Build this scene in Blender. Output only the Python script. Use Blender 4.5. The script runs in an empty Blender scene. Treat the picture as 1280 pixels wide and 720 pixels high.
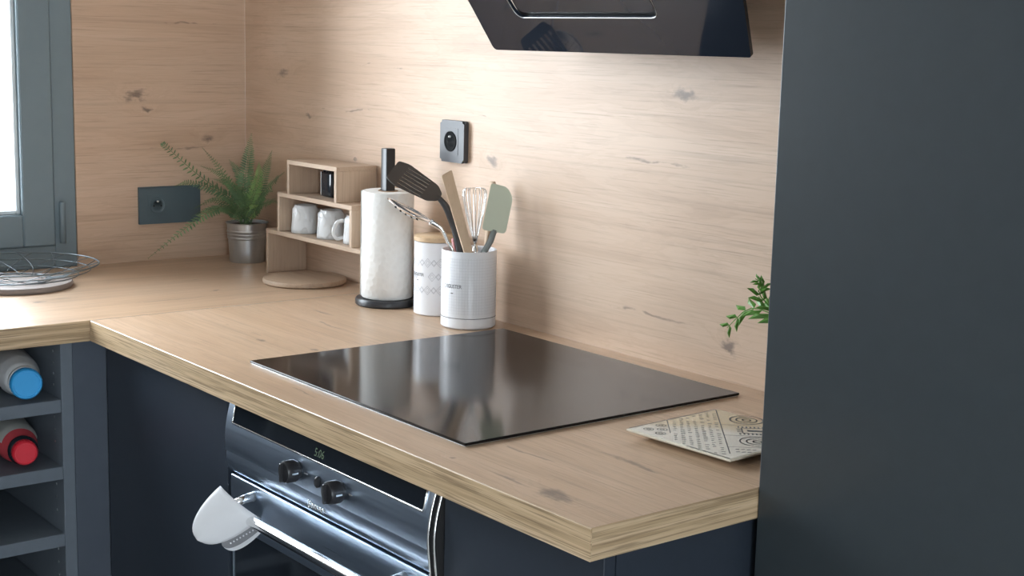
import bpy, bmesh, math, random
from mathutils import Vector, Matrix
random.seed(7)
C = bpy.context.scene.collection
S = bpy.context.scene
ZC = 0.90            # height of the worktop surface

# ------------------------------------------------------------------ camera
cam_d = bpy.data.cameras.new('camera')
cam_d.sensor_width = 36.0
cam_d.lens = 1821.86 / 1280 * 36.0
cam_d.clip_start = 0.05
cam = bpy.data.objects.new('camera', cam_d)
C.objects.link(cam)
_r = Vector((0.61557219, 0.78772022, 0.02382696))
_u = Vector((-0.14530872, 0.08373343, 0.98583674))
_b = Vector((0.77456843, -0.61031595, 0.16600659))
M = Matrix((_r, _u, _b)).transposed().to_4x4()
M.translation = Vector((3.17434639, -1.67163809, ZC + 0.52319835))
cam.matrix_world = M
S.camera = cam

# ------------------------------------------------------------------ light
W = bpy.data.worlds.new('overcast_sky')
S.world = W
W.use_nodes = True
bg = W.node_tree.nodes['Background']
bg.inputs['Color'].default_value = (0.87, 0.925, 1.0, 1)
bg.inputs['Strength'].default_value = 15.0

def portal(name, loc, rot, sx, sy):
    l = bpy.data.lights.new(name, 'AREA')
    l.shape = 'RECTANGLE'; l.size = sx; l.size_y = sy
    l.cycles.is_portal = True
    o = bpy.data.objects.new(name, l); C.objects.link(o)
    o.location = loc; o.rotation_euler = rot
    return o
# daylight enters by the kitchen window and by an unseen glazed door added behind the camera as fill
portal('window_daylight', (-0.14, -1.04, ZC + 0.68), (0, math.radians(-90), 0), 1.2, 1.22)
portal('patio_fill', (4.34, -1.90, 1.10), (0, math.radians(90), 0), 2.0, 0.7)
vs = S.view_settings
vs.view_transform = 'Standard'
vs.look = 'None'
vs.gamma = 1.0
vs.exposure = 0.40
try: vs.use_curve_mapping = False
except Exception: pass

# ------------------------------------------------------------------ materials
def new_mat(name):
    m = bpy.data.materials.new(name); m.use_nodes = True
    nt = m.node_tree
    return m, nt, nt.nodes['Principled BSDF']
def L(nt, a, b): nt.links.new(a, b)
def nmath(nt, op, a, b=None, c=None, clamp=False):
    n = nt.nodes.new('ShaderNodeMath'); n.operation = op; n.use_clamp = clamp
    for i, v in enumerate((a, b, c)):
        if v is None: continue
        if isinstance(v, (int, float)): n.inputs[i].default_value = v
        else: L(nt, v, n.inputs[i])
    return n.outputs[0]
def maprange(nt, v, a, b, c=0.0, d=1.0):
    n = nt.nodes.new('ShaderNodeMapRange'); n.interpolation_type = 'SMOOTHSTEP'
    L(nt, v, n.inputs[0])
    n.inputs[1].default_value = a; n.inputs[2].default_value = b
    n.inputs[3].default_value = c; n.inputs[4].default_value = d
    return n.outputs[0]
def mixcol(nt, f, a, b, blend='MIX'):
    n = nt.nodes.new('ShaderNodeMix'); n.data_type = 'RGBA'; n.blend_type = blend
    if isinstance(f, (int, float)): n.inputs[0].default_value = f
    else: L(nt, f, n.inputs[0])
    for i, v in ((6, a), (7, b)):
        if isinstance(v, tuple): n.inputs[i].default_value = (v + (1,))[:4]
        else: L(nt, v, n.inputs[i])
    return n.outputs[2]
def mapping(nt, scale, src=None, loc=(0, 0, 0), rot=(0, 0, 0)):
    if src is None:
        t = nt.nodes.new('ShaderNodeTexCoord'); src = t.outputs['Object']
    mp = nt.nodes.new('ShaderNodeMapping')
    L(nt, src, mp.inputs[0]); mp.inputs['Scale'].default_value = scale
    mp.inputs['Location'].default_value = loc; mp.inputs['Rotation'].default_value = rot
    return mp.outputs[0]
def noise(nt, vec, scale=1.0, detail=4.0, rough=0.55, dist=0.0):
    n = nt.nodes.new('ShaderNodeTexNoise')
    L(nt, vec, n.inputs['Vector']); n.inputs['Scale'].default_value = scale
    n.inputs['Detail'].default_value = detail; n.inputs['Roughness'].default_value = rough
    n.inputs['Distortion'].default_value = dist
    return n.outputs['Fac'], n.outputs['Color']
def ramp(nt, f, stops):
    n = nt.nodes.new('ShaderNodeValToRGB'); L(nt, f, n.inputs[0])
    e = n.color_ramp.elements
    while len(e) < len(stops): e.new(0.5)
    for i, (p, c) in enumerate(stops): e[i].position = p; e[i].color = (c + (1,))[:4]
    return n.outputs[0]
def bump(nt, h, bsdf, strength=0.2, dist=0.001):
    b = nt.nodes.new('ShaderNodeBump'); b.inputs['Strength'].default_value = strength
    b.inputs['Distance'].default_value = dist
    L(nt, h, b.inputs['Height']); L(nt, b.outputs[0], bsdf.inputs['Normal'])

def plain(name, col, rough=0.5, metal=0.0, var=0.08, vscale=30.0, bumpy=0.0, spec=0.5, coat=0.0):
    m, nt, b = new_mat(name)
    f, _ = noise(nt, mapping(nt, (1, 1, 1)), vscale, 3)
    lo = tuple(c * (1 - var) for c in col); hi = tuple(min(1, c * (1 + var)) for c in col)
    L(nt, mixcol(nt, f, lo, hi), b.inputs['Base Color'])
    b.inputs['Roughness'].default_value = rough; b.inputs['Metallic'].default_value = metal
    b.inputs['Specular IOR Level'].default_value = spec
    b.inputs['Coat Weight'].default_value = coat
    if bumpy: bump(nt, f, b, bumpy, 0.001)
    return m

def oak(name, grain='X', base=(0.595, 0.417, 0.296), light=(0.665, 0.49, 0.365), dark=(0.45, 0.298, 0.198),
        knots=(), cracks=(), rough=0.45, streak=1.0, boards=None):
    """oak decor: long soft figure, fine pores, knots and drying cracks at their places"""
    m, nt, b = new_mat(name)
    t = nt.nodes.new('ShaderNodeTexCoord'); P = t.outputs['Object']
    ax = {'X': 0, 'Y': 1, 'Z': 2}[grain]
    def sc(along, across):
        v = [across] * 3; v[ax] = along; return tuple(v)
    # knots bend the grain around them
    bend = None; kdark = None
    wn, _ = noise(nt, mapping(nt, sc(45, 120), P), 1.0, 3, 0.6)
    _, wc = noise(nt, mapping(nt, (1, 1, 1), P), 16.0, 4, 0.6)
    wob = nt.nodes.new('ShaderNodeVectorMath'); wob.operation = 'MULTIPLY_ADD'
    L(nt, wc, wob.inputs[0]); wob.inputs[1].default_value = (0.05, 0.05, 0.05); L(nt, P, wob.inputs[2])
    wob2 = nt.nodes.new('ShaderNodeVectorMath'); wob2.operation = 'SUBTRACT'
    L(nt, wob.outputs[0], wob2.inputs[0]); wob2.inputs[1].default_value = (0.025, 0.025, 0.025)
    def spot(p, along, across, src):
        s = nt.nodes.new('ShaderNodeVectorMath'); s.operation = 'SUBTRACT'
        L(nt, src, s.inputs[0]); s.inputs[1].default_value = p
        q = nt.nodes.new('ShaderNodeVectorMath'); q.operation = 'MULTIPLY'
        L(nt, s.outputs[0], q.inputs[0]); q.inputs[1].default_value = sc(1 / along, 1 / across)
        l = nt.nodes.new('ShaderNodeVectorMath'); l.operation = 'LENGTH'; L(nt, q.outputs[0], l.inputs[0])
        return l.outputs['Value']
    for (p, r) in knots:
        d = spot(p, r * 2.6, r * 1.5, wob2.outputs[0])
        g = maprange(nt, d, 1.5, 0.0)
        bend = g if bend is None else nmath(nt, 'ADD', bend, g)
        d2 = spot(p, r * 1.2, r * 0.62, wob2.outputs[0])
        k = maprange(nt, nmath(nt, 'MULTIPLY_ADD', wn, 1.5, nmath(nt, 'ADD', d2, -0.75)), 1.1, 0.2)
        kdark = k if kdark is None else nmath(nt, 'MAXIMUM', kdark, k)
    _, cc = noise(nt, mapping(nt, sc(6, 14), P), 1.0, 4, 0.6)
    wob3 = nt.nodes.new('ShaderNodeVectorMath'); wob3.operation = 'MULTIPLY_ADD'
    L(nt, cc, wob3.inputs[0]); wob3.inputs[1].default_value = (0.04, 0.04, 0.04); L(nt, P, wob3.inputs[2])
    wob4 = nt.nodes.new('ShaderNodeVectorMath'); wob4.operation = 'SUBTRACT'
    L(nt, wob3.outputs[0], wob4.inputs[0]); wob4.inputs[1].default_value = (0.02, 0.02, 0.02)
    for (p, ln, wd) in cracks:
        d2 = nmath(nt, 'MULTIPLY_ADD', wn, 1.2, nmath(nt, 'ADD', spot(p, ln, wd * .62, wob4.outputs[0]), -0.6))
        k = nmath(nt, 'MULTIPLY', maprange(nt, d2, 1.0, 0.2), 0.75)
        kdark = k if kdark is None else nmath(nt, 'MAXIMUM', kdark, k)
    # broad figure
    v1 = mapping(nt, sc(1.1, 9.0), P)
    if bend is not None:
        bv = nt.nodes.new('ShaderNodeCombineXYZ')
        bm_ = nmath(nt, 'MULTIPLY', bend, 0.20)
        for i in range(3):
            if i != ax: L(nt, bm_, bv.inputs[i])
        av = nt.nodes.new('ShaderNodeVectorMath'); av.operation = 'ADD'
        L(nt, v1, av.inputs[0]); L(nt, bv.outputs[0], av.inputs[1]); v1 = av.outputs[0]
    f1, _ = noise(nt, v1, 1.6, 5, 0.6, 0.5)
    # cathedral lines
    wv = nt.nodes.new('ShaderNodeMath'); wv.operation = 'SINE'
    L(nt, nmath(nt, 'MULTIPLY', f1, 70.0), wv.inputs[0])
    lines = maprange(nt, wv.outputs[0], 0.2, 1.0)
    # fine pores
    f2, _ = noise(nt, mapping(nt, sc(6.0, 330.0), P), 1.0, 3, 0.6)
    f3, _ = noise(nt, mapping(nt, sc(1.5, 95.0), P), 1.0, 4, 0.6)
    f4, _ = noise(nt, mapping(nt, sc(0.8, 2.0), P), 1.3, 2, 0.5)
    c = ramp(nt, f1, [(0.20, dark), (0.45, base), (0.72, light)])
    c = mixcol(nt, nmath(nt, 'MULTIPLY', lines, 0.16 * streak), c, dark)
    c = mixcol(nt, nmath(nt, 'MULTIPLY', maprange(nt, f3, 0.50, 0.78), 0.42 * streak), c, tuple(x * 0.72 for x in dark))
    c = mixcol(nt, nmath(nt, 'MULTIPLY', maprange(nt, f2, 0.52, 0.75), 0.55 * streak), c, tuple(x * 0.74 for x in dark))
    c = mixcol(nt, nmath(nt, 'MULTIPLY', maprange(nt, f4, 0.45, 0.75), 0.30), c, (0.50, 0.375, 0.275))
    if kdark is not None:
        c = mixcol(nt, nmath(nt, 'MULTIPLY', kdark, 0.78), c, (0.13, 0.095, 0.078))
    L(nt, c, b.inputs['Base Color'])
    b.inputs['Roughness'].default_value = rough
    h = nmath(nt, 'MULTIPLY_ADD', f2, 0.6, nmath(nt, 'MULTIPLY', f3, 0.4))
    bump(nt, h, b, 0.18, 0.0006)
    return m

def oak_edge(name, grain='X'):
    """edge band: straight streaks"""
    m, nt, b = new_mat(name)
    t = nt.nodes.new('ShaderNodeTexCoord'); P = t.outputs['Object']
    ax = {'X': 0, 'Y': 1, 'Z': 2}[grain]
    def sc(along, across):
        v = [across] * 3; v[ax] = along; return tuple(v)
    f1, _ = noise(nt, mapping(nt, sc(7.0, 470.0), P), 1.0, 3, 0.65)
    f2, _ = noise(nt, mapping(nt, sc(2.0, 130.0), P), 1.0, 3, 0.6)
    c = ramp(nt, f2, [(0.28, (0.40, 0.275, 0.155)), (0.5, (0.59, 0.425, 0.26)), (0.72, (0.68, 0.51, 0.335))])
    c = mixcol(nt, nmath(nt, 'MULTIPLY', maprange(nt, f1, 0.47, 0.64), 0.85), c, (0.26, 0.175, 0.10))
    L(nt, c, b.inputs['Base Color']); b.inputs['Roughness'].default_value = 0.34
    bump(nt, f1, b, 0.15, 0.0005)
    return m

Mt = {}
Mt['oak_back'] = oak('oak_splashback', 'X',
    knots=[((0.188, 0, ZC + .444), .022), ((1.492, 0, ZC + .448), .022), ((1.609, 0, ZC + .057), .020), ((0.983, 0, ZC + .296), .016), ((0.30, 0, ZC + .355), .012), ((0.50, 0, ZC + .262), .010)],
    cracks=[((1.40, 0, ZC + .078), .16, .006), ((0.45, 0, ZC + .372), .14, .005), ((1.02, 0, ZC + .385), .13, .004), ((0.62, 0, ZC + .468), .12, .004), ((1.42, 0, ZC + .33), .11, .004)])
Mt['oak_left'] = oak('oak_window_wall', 'Y',
    knots=[((0, -.278, ZC + .382), .026), ((0, -.25, ZC + .352), .012), ((0, -.10, ZC + .285), .018)],
    cracks=[((0, -.405, ZC + .234), .03, .004), ((0, -.20, ZC + .265), .14, .006), ((0, -.15, ZC + .55), .10, .004), ((0, -.38, ZC + .42), .02, .003)])
Mt['oak_top'] = oak('oak_worktop', 'X',
    knots=[((1.915, -.604, ZC), .026), ((0.944, -.470, ZC), .014), ((1.06, -.435, ZC), .012), ((1.72, -.615, ZC), .008)],
    cracks=[((1.845, -.612, ZC), .075, .006), ((0.84, -.455, ZC), .10, .007), ((0.88, -.30, ZC), .13, .005), ((0.77, -.246, ZC), .06, .008), ((1.75, -.52, ZC), .14, .005), ((1.30, -.60, ZC), .16, .004), ((1.86, -.44, ZC), .12, .010)], rough=0.36, base=(0.52, 0.352, 0.228), light=(0.60, 0.425, 0.295), dark=(0.385, 0.25, 0.158), streak=1.25)
Mt['oak_top_left'] = oak('oak_worktop_return', 'Y',
    knots=[((0.45, -.30, ZC), .012), ((0.40, -.66, ZC), .016)],
    cracks=[((0.383, -.60, ZC), .06, .008), ((0.30, -.28, ZC), .14, .006), ((0.5, -.45, ZC), .16, .006)], rough=0.36, base=(0.52, 0.352, 0.228), light=(0.60, 0.425, 0.295), dark=(0.385, 0.25, 0.158), streak=1.25)
Mt['edge_x'] = oak_edge('oak_edge_band_front', 'X')
Mt['edge_y'] = oak_edge('oak_edge_band_side', 'Y')
Mt['oak_shelf'] = oak('pale_oak_board', 'X', base=(0.50, 0.37, 0.27), light=(0.58, 0.45, 0.335), dark=(0.40, 0.29, 0.205), streak=0.8, rough=0.55)
Mt['oak_shelf_side'] = oak('pale_oak_side', 'Z', base=(0.50, 0.37, 0.27), light=(0.58, 0.45, 0.335), dark=(0.40, 0.29, 0.205), streak=0.8, rough=0.55)
Mt['beech'] = oak('beech_wood', 'Z', base=(0.62, 0.455, 0.315), light=(0.69, 0.52, 0.37), dark=(0.53, 0.375, 0.245), streak=0.5, rough=0.6)
Mt['bamboo'] = oak('bamboo_lid_wood', 'X', base=(0.56, 0.39, 0.23), light=(0.64, 0.46, 0.29), dark=(0.46, 0.31, 0.17), streak=0.6, rough=0.5)
Mt['board'] = oak('round_board_wood', 'X', base=(0.40, 0.28, 0.19), light=(0.48, 0.345, 0.24), dark=(0.30, 0.20, 0.135), streak=0.9, rough=0.6)
Mt['white_wall'] = plain('white_plaster', (0.78, 0.77, 0.75), 0.8, bumpy=0.05)
Mt['ceiling'] = plain('ceiling_paint', (0.80, 0.80, 0.79), 0.9)
Mt['floor'] = plain('grey_floor_tile', (0.40, 0.385, 0.37), 0.35, var=0.15, vscale=6)
Mt['slate'] = plain('anthracite_front', (0.026, 0.034, 0.048), 0.42, var=0.10, vscale=60, bumpy=0.03)
Mt['slate_tall'] = plain('anthracite_tall_front', (0.029, 0.037, 0.042), 0.33, var=0.12, vscale=40, bumpy=0.04)
Mt['carcass'] = plain('hazed_grey_carcass', (0.135, 0.16, 0.19), 0.5, var=0.08, vscale=50)  # grey lifted to imitate the bluish haze over the rack
Mt['filler'] = plain('slate_filler', (0.075, 0.09, 0.115), 0.45)
Mt['gap'] = plain('dark_shadow_gap', (0.012, 0.012, 0.013), 0.8)
Mt['frame'] = plain('glare_hazed_frame', (0.18, 0.235, 0.265), 0.42, var=0.05)  # anthracite lightened so the window glare sits in its colour
Mt['bead'] = plain('lit_glazing_bead', (0.62, 0.67, 0.69), 0.4)  # pale tone paints the light caught on the bead's chamfer
Mt['black_plastic'] = plain('black_plastic', (0.022, 0.022, 0.025), 0.35, var=0.1)
Mt['nylon'] = plain('black_nylon', (0.045, 0.042, 0.042), 0.5, var=0.12, vscale=80)
Mt['socket'] = plain('anthracite_socket', (0.055, 0.055, 0.062), 0.38)
Mt['socket_slate'] = plain('hazed_socket_plate', (0.085, 0.125, 0.145), 0.42)  # dark slate raised in tone to carry the glare haze
Mt['socket_hole'] = plain('socket_well', (0.008, 0.009, 0.010), 0.8, spec=0.15)
Mt['brass'] = plain('bright_pin', (0.85, 0.85, 0.83), 0.2, 1.0)
Mt['hood_glass'] = plain('black_hood_glass', (0.018, 0.024, 0.036), 0.04, var=0.02, spec=0.45)
Mt['hood_body'] = plain('black_hood_metal', (0.018, 0.018, 0.02), 0.35)
Mt['hob_glass'] = plain('black_hob_glass', (0.010, 0.009, 0.010), 0.11, var=0.05, spec=0.28)
Mt['alu'] = plain('brushed_aluminium', (0.75, 0.78, 0.80), 0.3, 1.0)
Mt['chrome'] = plain('polished_steel', (0.80, 0.80, 0.80), 0.14, 1.0, var=0.03)
Mt['oven_glass'] = plain('black_oven_glass', (0.014, 0.018, 0.024), 0.08, var=0.05)
Mt['pin_glint'] = plain('white_pin_glint', (0.78, 0.78, 0.77), 0.16, var=0.03)  # white that paints the glint of the metal earth pin
Mt['enamel'] = plain('white_enamel_tin', (0.80, 0.80, 0.82), 0.28, var=0.02)
Mt['ink'] = plain('black_print', (0.02, 0.02, 0.025), 0.6)
Mt['ink_grey'] = plain('grey_print', (0.36, 0.36, 0.38), 0.6)
Mt['ink_pale'] = plain('pale_grey_print', (0.64, 0.64, 0.66), 0.5)
Mt['ink_slate'] = plain('slate_blue_print', (0.10, 0.115, 0.125), 0.5)
Mt['silicone_white'] = plain('white_silicone', (0.76, 0.76, 0.78), 0.45, var=0.03)
Mt['silicone_grey'] = plain('grey_silicone_lining', (0.20, 0.20, 0.21), 0.6)
Mt['sage'] = plain('sage_silicone', (0.54, 0.56, 0.42), 0.45, var=0.03)
Mt['grey_handle'] = plain('grey_handle', (0.20, 0.215, 0.205), 0.45)
Mt['pink'] = plain('pink_plastic', (0.72, 0.32, 0.32), 0.4)
Mt['bottle_white'] = plain('milky_plastic', (0.78, 0.80, 0.82), 0.3, var=0.03)
Mt['cap_blue'] = plain('sky_blue_cap', (0.035, 0.36, 0.76), 0.4, var=0.03)
Mt['cap_red'] = plain('red_cap', (0.66, 0.025, 0.045), 0.35, var=0.05)
Mt['bottle_red'] = plain('red_syrup', (0.55, 0.07, 0.085), 0.18, var=0.15)
Mt['paper_label'] = plain('paper_label', (0.60, 0.60, 0.56), 0.6)
Mt['soil'] = plain('potting_soil', (0.05, 0.035, 0.025), 0.9, var=0.4, vscale=200)
Mt['wire'] = plain('grey_wire', (0.15, 0.18, 0.20), 0.35, 0.6)
Mt['sprig'] = plain('bright_leaf', (0.10, 0.27, 0.035), 0.4, var=0.4, vscale=60)
Mt['pot_white'] = plain('white_pot', (0.7, 0.7, 0.68), 0.4)
Mt['trivet'] = plain('grey_brown_trivet', (0.27, 0.225, 0.205), 0.6, var=0.15)
Mt['outdoor'] = plain('pale_bounce_terrace', (0.52, 0.52, 0.50), 0.9)  # pale terrace ground, brightened to throw daylight upward

def steel():
    m, nt, b = new_mat('brushed_steel')
    f, _ = noise(nt, mapping(nt, (3, 400, 400)), 1.0, 3)
    L(nt, mixcol(nt, f, (0.45, 0.54, 0.66), (0.54, 0.63, 0.75)), b.inputs['Base Color'])
    b.inputs['Metallic'].default_value = 1.0
    L(nt, maprange(nt, f, 0.2, 0.8, 0.27, 0.36), b.inputs['Roughness'])
    return m
Mt['steel'] = steel()
def zinc():
    m, nt, b = new_mat('galvanised_zinc')
    f, _ = noise(nt, mapping(nt, (1, 1, 0.4)), 55.0, 3)
    L(nt, mixcol(nt, f, (0.40, 0.42, 0.43), (0.60, 0.62, 0.63)), b.inputs['Base Color'])
    b.inputs['Metallic'].default_value = 0.9
    b.inputs['Roughness'].default_value = 0.34
    return m
Mt['zinc'] = zinc()
def paper():
    m, nt, b = new_mat('quilted_kitchen_paper')
    t = nt.nodes.new('ShaderNodeTexCoord')
    v = nt.nodes.new('ShaderNodeTexVoronoi'); v.inputs['Scale'].default_value = 95
    L(nt, t.outputs['Object'], v.inputs['Vector'])
    L(nt, mixcol(nt, v.outputs['Distance'], (0.80, 0.79, 0.76), (0.85, 0.845, 0.82)), b.inputs['Base Color'])
    b.inputs['Roughness'].default_value = 0.9
    bump(nt, v.outputs['Distance'], b, 0.5, 0.002)
    return m
Mt['paper'] = paper()
def relief():
    m, nt, b = new_mat('embossed_white_porcelain')
    f, _ = noise(nt, mapping(nt, (1, 1, 0.7)), 42.0, 1, 0.4, 0.8)
    b.inputs['Base Color'].default_value = (0.74, 0.76, 0.77, 1)
    L(nt, mixcol(nt, f, (0.66, 0.68, 0.69), (0.80, 0.81, 0.82)), b.inputs['Base Color'])
    b.inputs['Roughness'].default_value = 0.15
    bump(nt, maprange(nt, f, 0.42, 0.58), b, 0.5, 0.003)
    return m
Mt['relief'] = relief()
def glass():
    m, nt, b = new_mat('window_glass')
    nt.nodes.remove(b)
    out = nt.nodes['Material Output']
    tr = nt.nodes.new('ShaderNodeBsdfTransparent'); tr.inputs[0].default_value = (0.96, 0.98, 0.98, 1)
    gl = nt.nodes.new('ShaderNodeBsdfGlossy'); gl.inputs['Roughness'].default_value = 0.0
    fr = nt.nodes.new('ShaderNodeFresnel'); fr.inputs[0].default_value = 1.15
    mx = nt.nodes.new('ShaderNodeMixShader')
    L(nt, fr.outputs[0], mx.inputs[0]); L(nt, tr.outputs[0], mx.inputs[1]); L(nt, gl.outputs[0], mx.inputs[2])
    L(nt, mx.outputs[0], out.inputs[0])
    return m
Mt['glass'] = glass()
def leaf_mat(name, c1, c2):
    m, nt, b = new_mat(name)
    f, _ = noise(nt, mapping(nt, (1, 1, 1)), 18.0, 3)
    L(nt, mixcol(nt, maprange(nt, f, 0.3, 0.7), c1, c2), b.inputs['Base Color'])
    b.inputs['Roughness'].default_value = 0.5
    b.inputs['Transmission Weight'].default_value = 0.0
    b.inputs['Subsurface Weight'].default_value = 0.0
    return m
Mt['fern'] = leaf_mat('fern_green', (0.085, 0.15, 0.070), (0.16, 0.26, 0.11))
Mt['fern_young'] = leaf_mat('fern_fresh_green', (0.15, 0.27, 0.08), (0.26, 0.40, 0.14))
Mt['stem'] = plain('brown_green_stem', (0.10, 0.085, 0.04), 0.6)
def plate_mat():
    m, nt, b = new_mat('patterned_earthenware')
    P = nt.nodes.new('ShaderNodeTexCoord').outputs['Object']
    f, _ = noise(nt, mapping(nt, (1, 1, 1), P), 30.0, 3)
    sx = nt.nodes.new('ShaderNodeSeparateXYZ'); L(nt, P, sx.inputs[0])
    # a washed ochre corner, cream elsewhere
    d = nmath(nt, 'SUBTRACT', sx.outputs['Y'], sx.outputs['X'])
    k = maprange(nt, nmath(nt, 'MULTIPLY_ADD', f, 0.05, d), 0.02, 0.10)
    c = mixcol(nt, k, (0.70, 0.67, 0.60), (0.64, 0.52, 0.34))
    L(nt, c, b.inputs['Base Color']); b.inputs['Roughness'].default_value = 0.25
    return m
Mt['plate'] = plate_mat()
Mt['plate_rim'] = plain('cream_glaze', (0.72, 0.66, 0.54), 0.25)
def glow():
    m, nt, b = new_mat('green_clock_digits')
    b.inputs['Base Color'].default_value = (0.05, 0.09, 0.05, 1)
    f, _ = noise(nt, mapping(nt, (1, 1, 1)), 500.0, 2)
    L(nt, mixcol(nt, f, (0.22, 0.32, 0.16), (0.34, 0.46, 0.26)), b.inputs['Emission Color'])
    b.inputs['Emission Strength'].default_value = 0.10
    return m
Mt['digits'] = glow()

# ------------------------------------------------------------------ builders
def V(x, y, z): return Vector((x, y, z + ZC))      # z measured from the worktop
def empty(name, loc, label, cat, group=None):
    o = bpy.data.objects.new(name, None); C.objects.link(o)
    o.empty_display_size = 0.05
    o.location = loc; o['label'] = label; o['category'] = cat
    if group: o['group'] = group
    return o
def root_loc(p):
    v = Vector((0, 0, 0))
    while p is not None:
        v += p.location; p = p.parent
    return v
def obj(name, bm, mat, parent=None, smooth=False, label=None, cat=None, group=None, kind=None, autosmooth=None, origin=None):
    me = bpy.data.meshes.new(name)
    off = root_loc(parent)
    if parent is None and origin is not None: off = Vector(origin)
    if off.length: bmesh.ops.translate(bm, verts=bm.verts, vec=-off)
    bmesh.ops.recalc_face_normals(bm, faces=bm.faces)
    bm.to_mesh(me); bm.free()
    mats = mat if isinstance(mat, (list, tuple)) else [mat]
    for m in mats: me.materials.append(Mt[m] if isinstance(m, str) else m)
    o = bpy.data.objects.new(name, me); C.objects.link(o)
    if parent is not None: o.parent = parent
    elif origin is not None: o.location = origin
    if smooth or autosmooth:
        for p in me.polygons: p.use_smooth = True
        if autosmooth: me.set_sharp_from_angle(angle=math.radians(autosmooth))
    if label: o['label'] = label
    if cat: o['category'] = cat
    if group: o['group'] = group
    if kind: o['kind'] = kind
    return o
def add_box(bm, x0, x1, y0, y1, z0, z1, bev=0.0, seg=1):
    r = bmesh.ops.create_cube(bm, size=1.0)
    vs_ = r['verts']
    for v in vs_:
        v.co = Vector(((x0 + x1) / 2 + v.co.x * (x1 - x0), (y0 + y1) / 2 + v.co.y * (y1 - y0), (z0 + z1) / 2 + v.co.z * (z1 - z0)))
    if bev > 0:
        es = list({e for v in vs_ for e in v.link_edges})
        bmesh.ops.bevel(bm, geom=es, offset=bev, segments=seg, affect='EDGES', profile=0.5)
    return bm
def box(x0, x1, y0, y1, z0, z1, bev=0.0, seg=1):
    return add_box(bmesh.new(), x0, x1, y0, y1, z0, z1, bev, seg)
def rbox(x0, x1, y0, y1, z0, z1, bev=0.0, seg=1):       # z from the worktop
    return box(x0, x1, y0, y1, z0 + ZC, z1 + ZC, bev, seg)
def lathe(prof, center, n=48, bm=None, axis=None, closed=False):
    """prof: list of (r, h); axis: unit vector of h (default up)"""
    bm = bm or bmesh.new()
    A = Vector(axis).normalized() if axis is not None else Vector((0, 0, 1))
    ref = Vector((1, 0, 0)) if abs(A.x) < 0.9 else Vector((0, 1, 0))
    X = (ref - A * ref.dot(A)).normalized(); Y = A.cross(X)
    rings = []
    for r, h in prof:
        if r < 1e-6: rings.append([bm.verts.new(Vector(center) + A * h)])
        else: rings.append([bm.verts.new(Vector(center) + A * h + X * r * math.cos(2 * math.pi * i / n) + Y * r * math.sin(2 * math.pi * i / n)) for i in range(n)])
    pairs = list(zip(rings[:-1], rings[1:]))
    if closed: pairs.append((rings[-1], rings[0]))
    for a, b in pairs:
        for i in range(n):
            j = (i + 1) % n
            if len(a) == 1 and len(b) == 1: continue
            if len(a) == 1: bm.faces.new((a[0], b[i], b[j]))
            elif len(b) == 1: bm.faces.new((a[i], a[j], b[0]))
            else: bm.faces.new((a[i], a[j], b[j], b[i]))
    return bm
def tube(pts, rad, n=8, bm=None, closed=False, flat=1.0):
    bm = bm or bmesh.new()
    pts = [Vector(p) for p in pts]
    rads = rad if isinstance(rad, (list, tuple)) else [rad] * len(pts)
    m = len(pts); rings = []; N = None
    for i in range(m):
        if closed: t = (pts[(i + 1) % m] - pts[i - 1])
        else: t = pts[min(i + 1, m - 1)] - pts[max(i - 1, 0)]
        t.normalize()
        if N is None:
            ref = Vector((0, 0, 1)) if abs(t.z) < 0.9 else Vector((1, 0, 0))
            N = (ref - t * ref.dot(t)).normalized()
        else:
            N = (N - t * N.dot(t)).normalized()
        B = t.cross(N)
        rings.append([bm.verts.new(pts[i] + N * rads[i] * math.cos(2 * math.pi * k / n) + B * rads[i] * flat * math.sin(2 * math.pi * k / n)) for k in range(n)])
    rng = range(m) if closed else range(m - 1)
    for i in rng:
        a, b = rings[i], rings[(i + 1) % m]
        for k in range(n):
            bm.faces.new((a[k], a[(k + 1) % n], b[(k + 1) % n], b[k]))
    if not closed:
        bm.faces.new(list(reversed(rings[0]))); bm.faces.new(rings[-1])
    return bm
def prism(poly, origin, U, Wv, N, thick, holes=(), bm=None):
    """extrude a 2D outline (with holes) lying in the plane U,Wv by thick along N"""
    bm = bm or bmesh.new()
    origin, U, Wv, N = Vector(origin), Vector(U), Vector(Wv), Vector(N)
    loops = [poly] + list(holes)
    if not holes:
        a = [bm.verts.new(origin + U * p[0] + Wv * p[1]) for p in poly]
        b = [bm.verts.new(v.co + N * thick) for v in a]
        bm.faces.new(a); bm.faces.new(list(reversed(b)))
        for i in range(len(a)):
            j = (i + 1) % len(a); bm.faces.new((a[i], b[i], b[j], a[j]))
        return bm
    tops = []; edges = []
    for lp in loops:
        vs_ = [bm.verts.new(origin + U * p[0] + Wv * p[1]) for p in lp]
        es = [bm.edges.new((vs_[i], vs_[(i + 1) % len(vs_)])) for i in range(len(vs_))]
        tops.append(vs_); edges += es
    r = bmesh.ops.triangle_fill(bm, use_beauty=True, use_dissolve=False, edges=edges)
    fs = [g for g in r['geom'] if isinstance(g, bmesh.types.BMFace)]
    mp = {v: bm.verts.new(v.co + N * thick) for lp in tops for v in lp}
    for f in fs: bm.faces.new([mp[v] for v in reversed(f.verts)])
    for lp in tops:
        for i in range(len(lp)):
            j = (i + 1) % len(lp); bm.faces.new((lp[i], mp[lp[i]], mp[lp[j]], lp[j]))
    return bm
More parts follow.
